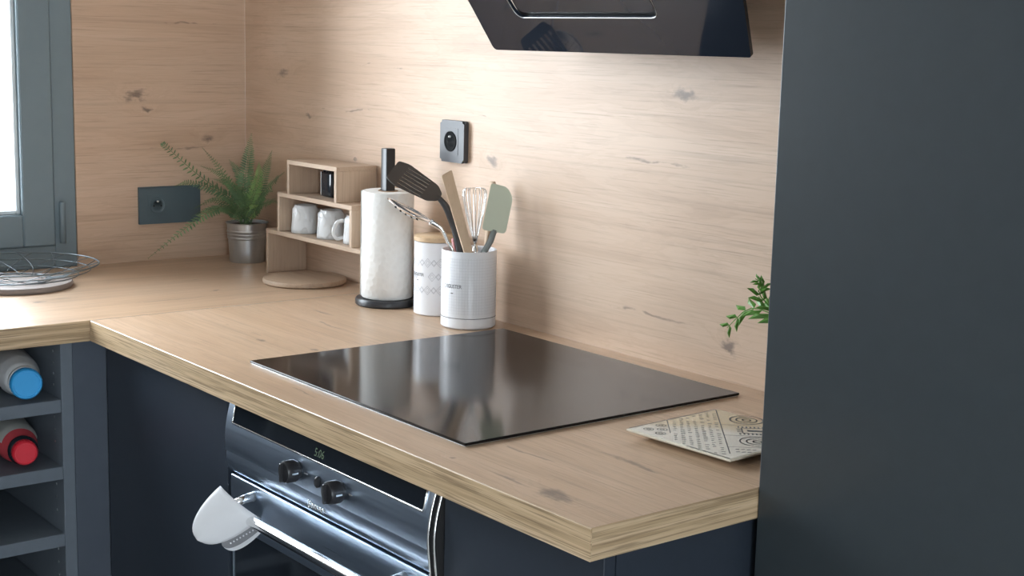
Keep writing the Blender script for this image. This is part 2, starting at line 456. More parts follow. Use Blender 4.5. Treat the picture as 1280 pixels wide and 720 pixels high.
def rounded(pts, r, seg=5):
    """round the corners of a 2D outline"""
    out = []; n = len(pts)
    for i in range(n):
        p0, p, p1 = Vector(pts[i - 1]), Vector(pts[i]), Vector(pts[(i + 1) % n])
        rr = r[i] if isinstance(r, (list, tuple)) else r
        if rr <= 0: out.append(tuple(p)); continue
        a = p + (p0 - p).normalized() * rr; b = p + (p1 - p).normalized() * rr
        for k in range(seg + 1):
            t = k / seg
            q = a * (1 - t) ** 2 + p * 2 * t * (1 - t) + b * t * t
            out.append((q.x, q.y))
    return out
def bez(p, n):
    """Catmull-Rom through the points"""
    p = [Vector(q) for q in p]; out = []
    ext = [p[0] * 2 - p[1]] + p + [p[-1] * 2 - p[-2]]
    m = len(p) - 1
    for i in range(n + 1):
        t = i / n * m; k = min(int(t), m - 1); u = t - k
        a, b, c, d = ext[k], ext[k + 1], ext[k + 2], ext[k + 3]
        out.append(0.5 * ((2 * b) + (c - a) * u + (2 * a - 5 * b + 4 * c - d) * u * u + (3 * b - a - 3 * c + d) * u ** 3))
    return out
def text_bm(body, size, sx=1.0):
    cu = bpy.data.curves.new('lettering', 'FONT'); cu.body = body; cu.size = size
    cu.align_x = 'CENTER'; cu.align_y = 'CENTER'; cu.resolution_u = 3
    o = bpy.data.objects.new('lettering', cu); C.objects.link(o)
    dg = bpy.context.evaluated_depsgraph_get(); dg.update()
    me = bpy.data.meshes.new_from_object(o.evaluated_get(dg))
    bm = bmesh.new(); bm.from_mesh(me)
    bpy.data.objects.remove(o); bpy.data.curves.remove(cu); bpy.data.meshes.remove(me)
    for v in bm.verts: v.co.x *= sx
    return bm
def wrap(bm, center, r, ang0, z):
    for v in bm.verts:
        a = ang0 + v.co.x / r; h = v.co.y
        v.co = Vector((center[0] + r * math.cos(a), center[1] + r * math.sin(a), z + h))
    return bm
def strip2d(bm, pts, w, closed=False):
    """flat ribbon along 2D points, in the xy plane"""
    n = len(pts); P = [Vector((p[0], p[1])) for p in pts]
    rng = n if closed else n - 1
    for i in range(rng):
        a, b = P[i], P[(i + 1) % n]; d = (b - a)
        if d.length < 1e-9: continue
        d.normalize(); q = Vector((-d.y, d.x)) * w / 2
        e = d * w * 0.3
        vs_ = [bm.verts.new((p.x, p.y, 0)) for p in (a - e - q, b + e - q, b + e + q, a - e + q)]
        bm.faces.new(vs_)
    return bm

# ------------------------------------------------------------------ the room
X1, Y1, H = 4.2, -3.3, 2.5
obj('floor', box(-0.12, X1 + .12, Y1 - .12, 0.12, -0.1, 0), 'floor', kind='structure')
obj('ceiling', box(-0.12, X1 + .12, Y1 - .12, 0.12, H, H + .1), 'ceiling', kind='structure')
wb = obj('wall_back', box(-0.12, X1 + .12, 0.02, 0.12, 0, H), 'white_wall', kind='structure')
obj('wall_panel', box(0.0, 2.66, 0.0, 0.0195, ZC - .02, H - .001), 'oak_back', wb, label='oak decor splashback panel with knots')
WY0, WY1, WZ0, WZ1 = -1.65, -0.425, ZC - 0.001, ZC + 1.28
bm = bmesh.new()
add_box(bm, -0.12, -0.02, WY1, 0.0, 0, H); add_box(bm, -0.12, -0.02, Y1, WY0, 0, H)
add_box(bm, -0.12, -0.0195, WY0, WY1, 0, WZ0 + .0005); add_box(bm, -0.12, -0.02, WY0, WY1, WZ1, H)
wl = obj('wall_left', bm, 'white_wall', kind='structure')
obj('wall_panel', box(-0.0195, 0.0, WY1 + .0005, -0.0003, ZC - .02, H - .001), 'oak_left', wl, label='oak decor panel beside the window')
obj('wall_front', box(-0.12, X1 + .12, Y1 - .12, Y1, 0, H), 'white_wall', kind='structure')
PY0, PY1, PZ = -2.25, -1.55, 2.15
bm = bmesh.new()
add_box(bm, X1, X1 + .12, PY1, 0.02, 0, H); add_box(bm, X1, X1 + .12, Y1, PY0, 0, H); add_box(bm, X1, X1 + .12, PY0, PY1, PZ, H)
obj('wall_right', bm, 'white_wall', kind='structure')

def sash_window(name, y0, y1, z0, z1, xf, sgn, fr=0.05, sw=0.072, two=True):
    """frame, sashes and panes in a wall whose inner face looks along sgn*x"""
    w = bpy.data.objects.new(name, None); C.objects.link(w); w.location = (xf, (y0 + y1) / 2, z0)
    w['kind'] = 'structure'
    s = sgn
    def bx(xa, xb, *a, **k):
        xa, xb = sorted((xf + s * xa, xf + s * xb)); return box(xa, xb, *a, **k)
    def ring(xa, xb, ya, yb, za, zb, t, bev):
        b = bmesh.new()
        for q in ((ya, ya + t, za, zb), (yb - t, yb, za, zb), (ya + t, yb - t, za, za + t), (ya + t, yb - t, zb - t, zb)):
            xa2, xb2 = sorted((xf + s * xa, xf + s * xb)); add_box(b, xa2, xb2, q[0], q[1], q[2], q[3], bev)
        return b
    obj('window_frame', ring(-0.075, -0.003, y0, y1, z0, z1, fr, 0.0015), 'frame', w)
    spans = [(y0 + fr + .001, (y0 + y1) / 2 - .001), ((y0 + y1) / 2 + .001, y1 - fr - .001)] if two else [(y0 + fr + .001, y1 - fr - .001)]
    for ya, yb in spans:
        za, zb = z0 + fr + .001, z1 - fr - .001
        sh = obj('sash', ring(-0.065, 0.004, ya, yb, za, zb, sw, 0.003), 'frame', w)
        obj('glazing_bead', ring(-0.045, -0.012, ya + sw, yb - sw, za + sw, zb - sw, 0.009, 0.002), 'bead', sh)
        obj('pane', bx(-0.036, -0.030, ya + sw + .001, yb - sw - .001, za + sw + .001, zb - sw - .001), 'glass', sh)
    return w
win = sash_window('window_1', WY0, WY1, WZ0 + .001, WZ1, 0.0, 1, two=False)
for zz in (0.055, 1.05):
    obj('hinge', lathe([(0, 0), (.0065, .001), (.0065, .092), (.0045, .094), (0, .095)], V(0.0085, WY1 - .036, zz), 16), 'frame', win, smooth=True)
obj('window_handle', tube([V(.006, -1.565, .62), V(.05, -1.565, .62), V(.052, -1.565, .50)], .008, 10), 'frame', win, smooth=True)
sash_window('added_fill_door', PY0, PY1, 0.001, PZ, X1, -1, two=False)  # unseen glazed door, added and sized for fill light
g = obj('ground', box(-9, -0.6, -9, 7, -0.4, -0.3), 'outdoor', kind='structure')

# ------------------------------------------------------------------ worktops
Lx, Dy, Ex, th = 0.6252, 0.6507, 2.0287, 0.0384
wt = empty('worktop', V(Lx, -Dy, -th), 'oak worktop slab carrying the black induction hob, with open right end', 'worktop')
obj('slab', rbox(Lx + .0012, Ex - .0021, -Dy + .0021, -.001, -th, 0), 'oak_top', wt)
def band(x0, x1, y0, y1, test, c=.0011):
    b = rbox(x0, x1, y0, y1, -th, 0.0)
    es = [e for e in b.edges if all(test(v.co) for v in e.verts)]
    bmesh.ops.bevel(b, geom=es, offset=c, segments=1, affect='EDGES')
    return b
bm = band(Lx + .0012, Ex, -Dy, -Dy + .0020, lambda p: p.z > ZC - .001 and p.y < -Dy + .0005)
obj('edge_band', bm, 'edge_x', wt)
obj('edge_band', band(Ex - .0020, Ex, -Dy + .0021, -.001, lambda p: p.z > ZC - .001 and p.x > Ex - .0005), 'edge_y', wt)
obj('joint_strip', rbox(Lx - .0002, Lx + .0011, -Dy + .001, -.001, -th, 0.0003), 'alu', wt, label='fine metal strip in the corner joint')
for o_ in wt.children:      # wood figure follows room coordinates
    pass
wl_t = empty('worktop', V(0.3, -1.3, -th), 'oak worktop slab running below the window, with wire bowl on it', 'worktop')
obj('slab', rbox(0.001, Lx - .0023, -2.6, -.001, -th, 0), 'oak_top_left', wl_t)
obj('edge_band', band(Lx - .0022, Lx - .0003, -2.6, -Dy - .0002, lambda p: p.z > ZC - .001 and p.x > Lx - .001), 'edge_y', wl_t)

# object coordinates of the slabs start at their own roots: shift the texture back to room coordinates
def room_coords(o):
    off = root_loc(o)
    for v in o.data.vertices: v.co += off
    o.matrix_parent_inverse = Matrix.Translation(-root_loc(o.parent)) if o.parent else Matrix.Identity(4)
for r_ in (wt, wl_t):
    for ch in r_.children: room_coords(ch)

# ------------------------------------------------------------------ base units
FY = -0.612                       # front face of the doors on the hob side
def base_unit(name, label, x0, x1, doors, zlo=0.10):
    t = empty(name, (x0, FY, 0), label, 'cabinet')
    obj('carcass', box(x0, x1, FY + .0185, -.03, zlo, ZC - th - .001), 'slate', t)
    obj('plinth', box(x0, x1, FY + .06, FY + .075, 0.0, zlo - .001), 'slate', t)
    for a, b in doors:
        obj('door', box(a, b, FY, FY + .0175, zlo + .003, ZC - th - .003, .0008), 'slate', t)
    return t
base_unit('corner_cabinet', 'dark corner base cabinet with plain door left of the oven', 0.6035, 1.094, [(0.6035, 1.093)])
base_unit('base_cabinet', 'narrow dark base cabinet between the oven and the tall unit', 1.698, 2.010, [(1.700, 2.0097)])

# open bottle rack below the left worktop
FX = 0.605
rk = empty('open_shelf_unit', (FX, -.84, 0), 'grey open shelf unit below the window worktop holding two bottles', 'shelf')
ry0, ry1 = -1.02, -.678
obj('side_panel', box(.03, FX, ry1 - .0225, ry1, .10, ZC - th - .001, .0008), 'carcass', rk)
obj('side_panel', box(.03, FX, ry0, ry0 + .0225, .10, ZC - th - .001, .0008), 'carcass', rk)
obj('back_panel', box(.02, .03, ry0, ry1, .10, ZC - th - .001), 'carcass', rk)
obj('filler_strip', box(FX - .02, FX - .001, ry1 + .0005, -.6121, .10, ZC - th - .001, .0008), 'filler', rk, label='plain slate filler strip in the corner')
for zt in (-.1476, -.2758, -.4063, -.536):
    obj('shelf_board', rbox(.031, FX - .001, ry0 + .023, ry1 - .023, zt - .0245, zt, .0008), 'carcass', rk)
obj('plinth', box(.03, FX - .05, ry0, ry1, 0, .099), 'slate', rk)
pin = None
for zt in [-.062 - .0213 * k for k in range(4)] + [-.188 - .0235 * k for k in range(3)] + [-.318 - .0255 * k for k in range(3)] + [-.446 - .026 * k for k in range(3)]:
    for xx in (FX - .037,):
        o = obj('pin_hole', lathe([(0, 0), (.0026, 0), (.0026, .0006), (0, .0006)], V(xx, ry1 - .0225, zt), 10, axis=(0, -1, 0)), 'alu', rk)
base2 = empty('base_cabinet', (FX, -1.6, 0), 'dark base cabinet with two doors below the window worktop', 'cabinet')
obj('carcass', box(.03, FX - .0185, -2.2, -1.022, .10, ZC - th - .001), 'slate', base2)
for a, b in ((-2.199, -1.612), (-1.610, -1.023)):
    obj('door', box(FX - .0175, FX, a, b, .103, ZC - th - .003, .0008), 'slate', base2)
obj('plinth', box(.03, FX - .06, -2.2, -1.022, 0, .099), 'slate', base2)

# ------------------------------------------------------------------ tall unit
tx0, tx1, ty = 2.0305, 2.64, -.384
tu = empty('tall_cabinet', (tx0, ty, 0), 'tall dark blue-grey cabinet standing against the end of the worktop', 'cabinet')
obj('carcass', box(tx0 + .001, tx1, ty + .0195, -.002, .10, 2.3, .001), 'slate_tall', tu)
obj('door', box(tx0, tx1 - .001, ty, ty + .0185, .103, 2.297, .0014, 2), 'slate_tall', tu)
obj('plinth', box(tx0 + .01, tx1 - .01, ty + .06, -.01, 0, .0995), 'slate_tall', tu)

# ------------------------------------------------------------------ hob
hb = empty('induction_hob', V(1.396, -.316, 0), 'flat black glass induction hob set in the oak worktop', 'hob')
hx0, hx1, hy0, hy1 = 1.1011, 1.6913, -.575, -.057
obj('seal', rbox(hx0 + .0015, hx1 - .0015, hy0 + .0015, hy1 - .0015, 0.0003, .0014), 'alu', hb)
obj('glass_plate', rbox(hx0, hx1, hy0, hy1, .0015, .0055, .0010, 2), 'hob_glass', hb)

# ------------------------------------------------------------------ oven
ox0, ox1 = 1.129, 1.727
ov = empty('built_in_oven', (1.428, -.60, .25), 'stainless steel built-in oven with two black knobs and bar handle', 'oven')
obj('oven_body', box(ox0 + .01, ox1 - .01, -.592, -.05, .26, ZC - th - .004), 'gap', ov)
def sweep_profile(prof, x0, x1, depth_back, bm=None):
    """extrude a (y,z) front profile along x, closed at the back"""
    bm = bm or bmesh.new()
    ys = [(p[0], p[1] + ZC) for p in prof] + [(depth_back, prof[-1][1] + ZC), (depth_back, prof[0][1] + ZC)]
    a = [bm.verts.new((x0, y, z)) for y, z in ys]; b = [bm.verts.new((x1, y, z)) for y, z in ys]
    bm.faces.new(a); bm.faces.new(list(reversed(b)))
    for i in range(len(ys)):
        j = (i + 1) % len(ys); bm.faces.new((a[i], b[i], b[j], a[j]))
    return bm
fas = [(-.6200, -.0290), (-.6225, -.0395)]
for k in range(1, 13):
    t = k / 12; z = -.0395 - t * .0885
    fas.append((-.6225 - .0125 * math.sin(t * math.pi * 0.62) , z))
fas += [(-.6322, -.1292), (-.6328, -.134), (-.6332, -.142), (-.6322, -.150), (-.6300, -.157), (-.6265, -.162), (-.622, -.1645)]
obj('control_fascia', sweep_profile(fas, ox0, ox1 - .018, -.594), 'steel', ov, autosmooth=40)
# curved double trim at the right of the fascia
def fy(z):
    for (ya, za), (yb, zb) in zip(fas[:-1], fas[1:]):
        if zb <= z <= za: return ya + (yb - ya) * (za - z) / (za - zb + 1e-9)
    return fas[-1][0]
tp = bez([V(0, -.6215, -.0290), V(0, -.6245, -.0395), V(0, -.6345, -.075), V(0, -.6385, -.11), V(0, -.6350, -.15), V(0, -.6305, -.19), V(0, -.6290, -.24), V(0, -.6285, -.62)], 40)
tprof = [(p.y + .002, p.z - ZC) for p in tp]
obj('side_trim', sweep_profile(tprof, ox1 - .0175, ox1, -.594), 'gap', ov, autosmooth=40)
for xx in (1.7105, 1.7240):
    obj('trim_bead', tube([Vector((xx, p.y, p.z)) for p in tp], .0020, 8), 'chrome', ov, smooth=True)
# black display glass, following the bulge of the fascia
dgl = [(y - .0012, z) for y, z in fas if z >= -.0775] + [(fy(-.0775) - .0012, -.0775)]
dp = obj('display_glass', sweep_profile(dgl, 1.152, 1.690, -.61), 'oven_glass', ov, autosmooth=40)
obj('display_trim', tube([Vector((1.1515, fy(-.030) - .001, -.030 + ZC)), Vector((1.1515, fy(-.074) - .001, -.074 + ZC)), Vector((1.1535, fy(-.0785) - .0012, -.0785 + ZC)),
                          Vector((1.6885, fy(-.0785) - .0012, -.0785 + ZC)), Vector((1.6905, fy(-.074) - .001, -.074 + ZC)), Vector((1.6905, fy(-.030) - .001, -.030 + ZC))], .0016, 8), 'chrome', ov, smooth=True)
tb = text_bm('5:06', .017, 0.95)
for v in tb.verts:
    x, z = v.co.x, v.co.y - .066
    v.co = Vector((1.420 + x, fy(z) - .0017, z + ZC))
obj('clock_digits', tb, 'digits', dp, label='faint green clock digits reading 5:06')
def knob(x, z):
    y0 = fy(z)
    k = obj('knob', lathe([(0, 0), (.0135, 0), (.0135, .003), (.0160, .0045), (.0170, .007), (.0168, .021), (.0150, .0245), (.010, .0255), (0, .0255)], V(x, y0 - .0003, z), 32, axis=(0, -1, 0)), 'black_plastic', ov, smooth=False, autosmooth=35)
    obj('knob_grip', box(x - .0022, x + .0022, y0 - .031, y0 - .0245, z + ZC - .0145, z + ZC + .0145, .001), 'black_plastic', k)
    obj('knob_marker', box(x + .0168, x + .0176, y0 - .019, y0 - .009, z + ZC - .0012, z + ZC + .0012), 'alu', k)
    obj('knob_scale', box(x + .0205, x + .0285, y0 - .0006, y0 + .002, z + ZC - .0008, z + ZC + .0008), 'ink_grey', k)
knob(1.364, -.103); knob(1.488, -.103)
b_ = lathe([(0, 0), (.0085, 0), (.0085, .004), (.006, .006), (0, .0062)], V(1.4255, fy(-.106) - .0003, -.106), 24, axis=(0, -1, 0))
for v in b_.verts: v.co.x = 1.4255 + (v.co.x - 1.4255) * .62
obj('push_button', b_, 'black_plastic', ov, autosmooth=35)
# chrome script badge: joined loops like handwriting
pts = []
for k in range(90):
    t = k / 89
    pts.append(Vector((1.396 + .046 * t + .0035 * math.sin(t * 40), -.6362, ZC - .1465 + (.0055 if t < .18 else .0030) * math.sin(t * 40 + 1.4))))
obj('script_badge', tube(pts, .0009, 6), 'chrome', ov, smooth=True, label='small chrome handwritten badge')
# door
dz0 = -.1685
door = [(-.6245, dz0), (-.6262, dz0 - .0012), (-.6272, dz0 - .012), (-.6262, dz0 - .085)]
dr = obj('oven_door', sweep_profile(door, ox0 + .004, ox1 - .019, -.594), 'steel', ov, autosmooth=30)
obj('door_glass', rbox(ox0 + .0085, ox1 - .024, -.6235, -.596, -.64, dz0 - .0855, .001), 'oven_glass', dr)
obj('door_side_strip', rbox(ox0 + .004, ox0 + .008, -.6255, -.596, -.64, dz0 - .0855, .0006), 'steel', dr)
obj('door_side_strip', rbox(ox1 - .0235, ox1 - .0195, -.6255, -.596, -.64, dz0 - .0855, .0006), 'steel', dr)
hz, hyb = -.1955, -.675
hn = obj('handle', tube([V(1.185, hyb, hz), V(1.187, hyb, hz), V(1.66, hyb, hz), V(1.662, hyb, hz)], [.006, .0085, .0085, .006], 20), 'chrome', ov, autosmooth=40)
for xx in (1.212, 1.640):
    obj('handle_post', tube([V(xx, -.6265, -.186), V(xx, -.645, -.188), V(xx, hyb + .002, hz)], [.0085, .0075, .0065], 12), 'chrome', hn, smooth=True)

SHIFT = Vector((-.0315, .016, -.0097))       # seats the oven flush in the run of doors
ov.location += SHIFT

# white silicone pinch mitt clipped over the handle
def leaf_sheet(P, Q, T, bulge, thick, n=14, m=14, lip=0.0, shift=0.0):
    P, Q, T = Vector(P) + _b * shift, Vector(Q) + _b * shift, Vector(T) + _b * shift
    mid = (P + Q) / 2; Eh = (Q - P) / 2; Tv = T - mid
    N = Eh.cross(Tv).normalized()
    if N.dot(_b) < 0: N = -N
    bm = bmesh.new(); g = []
    for sgn_ in (0, 1):
        rows = []
        for j in range(m + 1):
            v = math.sin(math.pi / 2 * j / m); w = math.cos(math.pi / 2 * j / m) ** .85 if j < m else 0.0
            row = []
            for i in range(n + 1):
                u = -1 + 2 * i / n
                q = mid + Eh * (u * w) + Tv * v + N * (bulge * (1 - u * u) * (1 - v * v * .6) + lip * (1 - v) ** 4) - N * (thick * sgn_)
                row.append(bm.verts.new(q))
            rows.append(row)
        g.append(rows)
    for rows in g:
        for j in range(m):
            for i in range(n):
                bm.faces.new((rows[j][i], rows[j][i + 1], rows[j + 1][i + 1], rows[j + 1][i]))
    for j in range(m):
        for i in (0, n): bm.faces.new((g[0][j][i], g[0][j + 1][i], g[1][j + 1][i], g[1][j][i]))
    for i in range(n):
        bm.faces.new((g[0][0][i], g[0][0][i + 1], g[1][0][i + 1], g[1][0][i]))
    bmesh.ops.remove_doubles(bm, verts=bm.verts, dist=1e-5)
    return bm
mt = empty('pinch_mitt', V(1.24, -.69, -.25), 'white silicone pinch mitt hooked over the left end of the oven handle', 'oven mitt')
obj('outer_leaf', leaf_sheet(V(1.2431, -.6989, -.1467), V(1.2895, -.6545, -.1945), V(1.2356, -.7325, -.2285), .013, .003, shift=.013), 'silicone_white', mt, smooth=True)
obj('inner_leaf', leaf_sheet(V(1.2160, -.660, -.203), V(1.2460, -.6240, -.2276), V(1.2165, -.6780, -.2625), -.006, .003), 'silicone_white', mt, smooth=True)
lin = obj('lining', leaf_sheet(V(1.235, -.663, -.206), V(1.260, -.6390, -.2220), V(1.2300, -.6890, -.2530), -.002, .002), 'silicone_grey', mt, smooth=True)
for k in range(9):
    t = (k + .5) / 9
    p = V(1.2630, -.6480, -.2195).lerp(V(1.2400, -.6855, -.2455), t)
    obj('grip_dot', lathe([(0, 0), (.0014, .0002), (.0010, .0012), (0, .0014)], p, 8, axis=_b), 'silicone_white', lin, smooth=True)

mt.location += SHIFT

# ------------------------------------------------------------------ hood
hd = empty('extractor_hood', V(1.417, -.002, .51), 'slanted black glass extractor hood on the splashback above the hob', 'hood')
Up = Vector((0, -.81, 1)).normalized(); Nn = Vector((0, -1, -.81)).normalized(); O0 = V(0, -.100, .510)
outer = rounded([(1.1136, 0), (1.720, 0), (1.7608, .105), (1.7608, .46), (1.124, .46), (1.124, .105)], [.010, .004, .02, .02, .02, .02], 4)
hole = rounded([(1.2335, .0700), (1.5740, .0700), (1.590, .38), (1.230, .38)], .018, 6)
obj('glass_front', prism(outer, O0, (1, 0, 0), Up, -Nn, .006, [hole]), 'hood_glass', hd)
inner = rounded([(1.2405, .0780), (1.5665, .0780), (1.5825, .373), (1.2375, .373)], .014, 6)
obj('suction_panel', prism(inner, O0 - Nn * .004, (1, 0, 0), Up, -Nn, .005), 'hood_glass', hd)
# thin bright line added as the highlight on the glass opening's bevel
rim = [O0 + Vector((1, 0, 0)) * p[0] + Up * p[1] + Nn * .0002 for p in hole]
obj('opening_highlight', tube(rim, .0007, 6, closed=True), 'alu', hd, smooth=True)
bm = bmesh.new()
side = [(-.003, .560), (-.085, .545), (-.118, .545), (-.345, .836), (-.345, .87), (-.003, .90)]
for xx in (1.145, 1.690):
    pass
a = [bm.verts.new(V(1.23, y, z)) for y, z in side]; b = [bm.verts.new(V(1.58, y, z)) for y, z in side]
bm.faces.new(a); bm.faces.new(list(reversed(b)))
for i in range(len(side)):
    j = (i + 1) % len(side); bm.faces.new((a[i], b[i], b[j], a[j]))
obj('hood_body', bm, 'hood_body', hd)
obj('chimney', rbox(1.27, 1.56, -.24, -.003, .901, 1.598, .002), 'hood_body', hd)

# ------------------------------------------------------------------ sockets
def socket(name, label, center, half_w, half_h, N, U, mats, well_at, well_r, oval=1.0, thick=.011):
    N = Vector(N); U = Vector(U); Z = Vector((0, 0, 1)); c = Vector(center)
    s = empty(name, c, label, 'socket')
    def pr(w, h, r, off, t, bv=0.0):
        b = prism(rounded([(-w, -h), (w, -h), (w, h), (-w, h)], r if thick > .01 else .0015, 4), c + N * off, U, Z, N, t)
        return b
    pb = pr(half_w, half_h, .006, .0004, thick)
    top = [e for e in pb.edges if all((v.co - c).dot(N) > thick * .8 for v in e.verts)]
    bmesh.ops.bevel(pb, geom=top, offset=.0035, segments=2, affect='EDGES')
    pl = obj('cover_plate', pb, mats[0], s)
    cc = c + U * well_at
    w = well_r * 1.15
    lines = bmesh.new()
    b = prism(rounded([(-w, -w * 1.05), (w, -w * 1.05), (w, w * 1.05), (-w, w * 1.05)], .001, 2), cc + N * (thick + .0001), U, Z, N, .0008)
    ins = obj('socket_insert', b, mats[0], s)
    obj('socket_well', lathe([(0, .0009), (well_r * .55, .0009), (well_r * .80, .0012), (well_r * .86, .0022), (well_r * .92, .0020), (well_r * .93, .0)], cc + N * thick, 32, axis=N), mats[1], ins, smooth=True)
    obj('earth_pin', lathe([(0, .006), (.0014, .0055), (.0022, .004), (.0022, .001)], cc + N * thick + Z * well_r * .42, 12, axis=N), 'pin_glint', ins, smooth=True)  # metal pin, its bright glint painted in white
    for q in (-1, 1):
        obj('contact_hole', lathe([(0, .0012), (.0022, .0012), (.0022, .001)], cc + N * (thick + .0003) + U * q * well_r * .42 - Z * well_r * .05, 12, axis=N), 'gap', ins)
    return s
socket('wall_socket', 'black single power socket on the splashback above the canisters', V(.867, 0, .331), .0395, .0405, (0, -1, 0), (1, 0, 0), ('socket', 'socket_hole'), -.004, .0215)
socket('double_socket', 'flat haze-toned slate double socket plate on the window wall behind the fern', V(0, -.2016, .1298), .0769, .0433, (1, 0, 0), (0, 1, 0), ('socket_slate', 'socket_slate'), -.032, .0215, thick=.007)

# ------------------------------------------------------------------ three-tier display shelf
sh = empty('tiered_shelf', V(.486, -.05, 0), 'pale oak three-tier stepped shelf of stacked open boxes by the wall', 'shelf')
def tier(x0, x1, z0, z1, t=.0095, y0=-.102, y1=-.004):
    obj('side_board', rbox(x0, x0 + t, y0, y1, z0, z1 - t - .0001, .0006), 'oak_shelf_side', sh)
    obj('side_board', rbox(x1 - t, x1, y0, y1, z0, z1 - t - .0001, .0006), 'oak_shelf_side', sh)
    obj('top_board', rbox(x0, x1, y0, y1, z1 - t, z1, .0006), 'oak_shelf', sh)
tier(.287, .690, .0003, .1005)
tier(.339, .648, .1007, .1870)
tier(.382, .588, .1872, .2610)

# mugs turned upside down on the middle tier
def mug(label, x, y, z, handle_ang, s=1.0):
    t = empty('mug', V(x, y, z), label, 'mug', 'upturned white mugs on the tiered shelf')
    r = .031 * s; h = .061 * s
    prof = [(r - .0025, .0), (r, .0006), (r * .985, .010 * s), (r * .93, .034 * s), (r * .91, h * .86), (r * .76, h * .955), (r * .74, h), (r * .66, h), (r * .65, h - .003), (0, h - .003)]
    inn = [(0, h * .88), (r * .8, h * .85), (r * .86, .034 * s), (r - .0035, .004), (r - .0025, 0)]
    obj('mug_body', lathe(prof + [(0, h * .90)] + inn[1:], V(x, y, z + .0003), 40), 'relief', t, smooth=True)
    d = Vector((math.cos(handle_ang), math.sin(handle_ang), 0))
    c = V(x, y, z)
    up = Vector((0, 0, 1))
    hp = bez([c + d * r * .93 + up * h * .80, c + d * (r + .012) + up * h * .74, c + d * (r + .020) + up * h * .42, c + d * (r + .014) + up * h * .16, c + d * r * .96 + up * h * .22], 18)
    obj('mug_handle', tube(hp, .0042 * s, 10, flat=.8), 'relief', t, smooth=True)
    return t
mug('embossed white mug turned upside down nearest the fern on the tiered shelf', .392, -.062, .1005, math.radians(80))
mug('embossed white mug turned upside down between two other mugs', .498, -.060, .1005, math.radians(75))
mug('embossed white mug with its handle showing, beside the right side board', .598, -.056, .1005, math.radians(-128), .98)

# small glossy black box with a bright end plate
bb = empty('black_tin', V(.484, -.045, .187), 'small glossy black tin with bright end plate on the top tier', 'box')
obj('tin_body', rbox(.462, .510, -.066, -.028, .1874, .2425, .006, 3), 'oven_glass', bb, autosmooth=40)
obj('end_plate', rbox(.4585, .4618, -.064, -.030, .1880, .2410, .001), 'chrome', bb)
for k in range(3):
    obj('top_rib', tube([V(.473 + .012 * k, -.0645, .2428), V(.473 + .012 * k, -.0295, .2428)], .0022, 8), 'oven_glass', bb, smooth=True)

# round wooden board
rb = empty('round_board', V(.452, -.098, 0), 'round brown wooden board lying half under the tiered shelf', 'board')
obj('board_disc', lathe([(0, .0003), (.086, .0003), (.0895, .003), (.0900, .008), (.0880, .0115), (.085, .012), (0, .012)], V(.452, -.098, 0), 64), 'board', rb, autosmooth=40)

# ------------------------------------------------------------------ kitchen roll on its stand
kc = V(.757, -.086, 0)
kr = empty('paper_roll_holder', kc, 'black paper roll stand with round foot and tall square post', 'paper holder')
obj('foot', lathe([(0, .0004), (.061, .0004), (.0635, .003), (.0635, .011), (.061, .0145), (0, .015)], kc, 56), 'black_plastic', kr, autosmooth=40)
b_ = box(kc.x - .0105, kc.x + .0105, kc.y - .0105, kc.y + .0105, ZC + .0155, ZC + .312, .0022, 2)
obj('post', b_, 'black_plastic', kr, autosmooth=40)
pr_ = empty('paper_roll', kc + Vector((0, 0, .016)), 'white quilted kitchen paper roll on the black stand', 'paper roll')
R = .0515
prof = [(.020, .0), (R - .002, .0), (R, .002), (R + .0006, .08), (R - .0004, .15), (R, .209), (R - .002, .212), (.0215, .212), (.020, .210), (.020, .0)]
rbm = lathe(prof, kc + Vector((0, 0, .0162)), 64)
pr_o = obj('paper_wrap', rbm, 'paper', pr_, autosmooth=50)
# loose sheet edge of the roll
edge = []
bm = bmesh.new(); n = 10; rows = []
for i in range(n + 1):
    a = math.radians(-128 - 3.6 * i); rr = R + .0006 + .0012 * (1 - i / n) ** 1.5
    rows.append([bm.verts.new((kc.x + q * math.cos(a), kc.y + q * math.sin(a), ZC + .0165 + hh)) for q in (rr, rr + .0006) for hh in (.0, .2105)])
for i in range(n):
    p, q = rows[i], rows[i + 1]
    bm.faces.new((p[0], p[1], q[1], q[0])); bm.faces.new((p[2], p[3], q[3], q[2]))
    bm.faces.new((p[1], p[3], q[3], q[1])); bm.faces.new((p[0], p[2], q[2], q[0]))
bm.faces.new((rows[0][0], rows[0][1], rows[0][3], rows[0][2])); bm.faces.new((rows[n][0], rows[n][1], rows[n][3], rows[n][2]))
obj('loose_sheet', bm, 'paper', pr_, smooth=False)
obj('card_core', lathe([(.0165, -.001), (.0196, -.001), (.0196, .2125), (.0165, .2125)], kc + Vector((0, 0, .0172)), 32, closed=True), 'board', pr_, smooth=True)
pr_.rotation_euler = (math.radians(0.6), math.radians(1.2), 0)

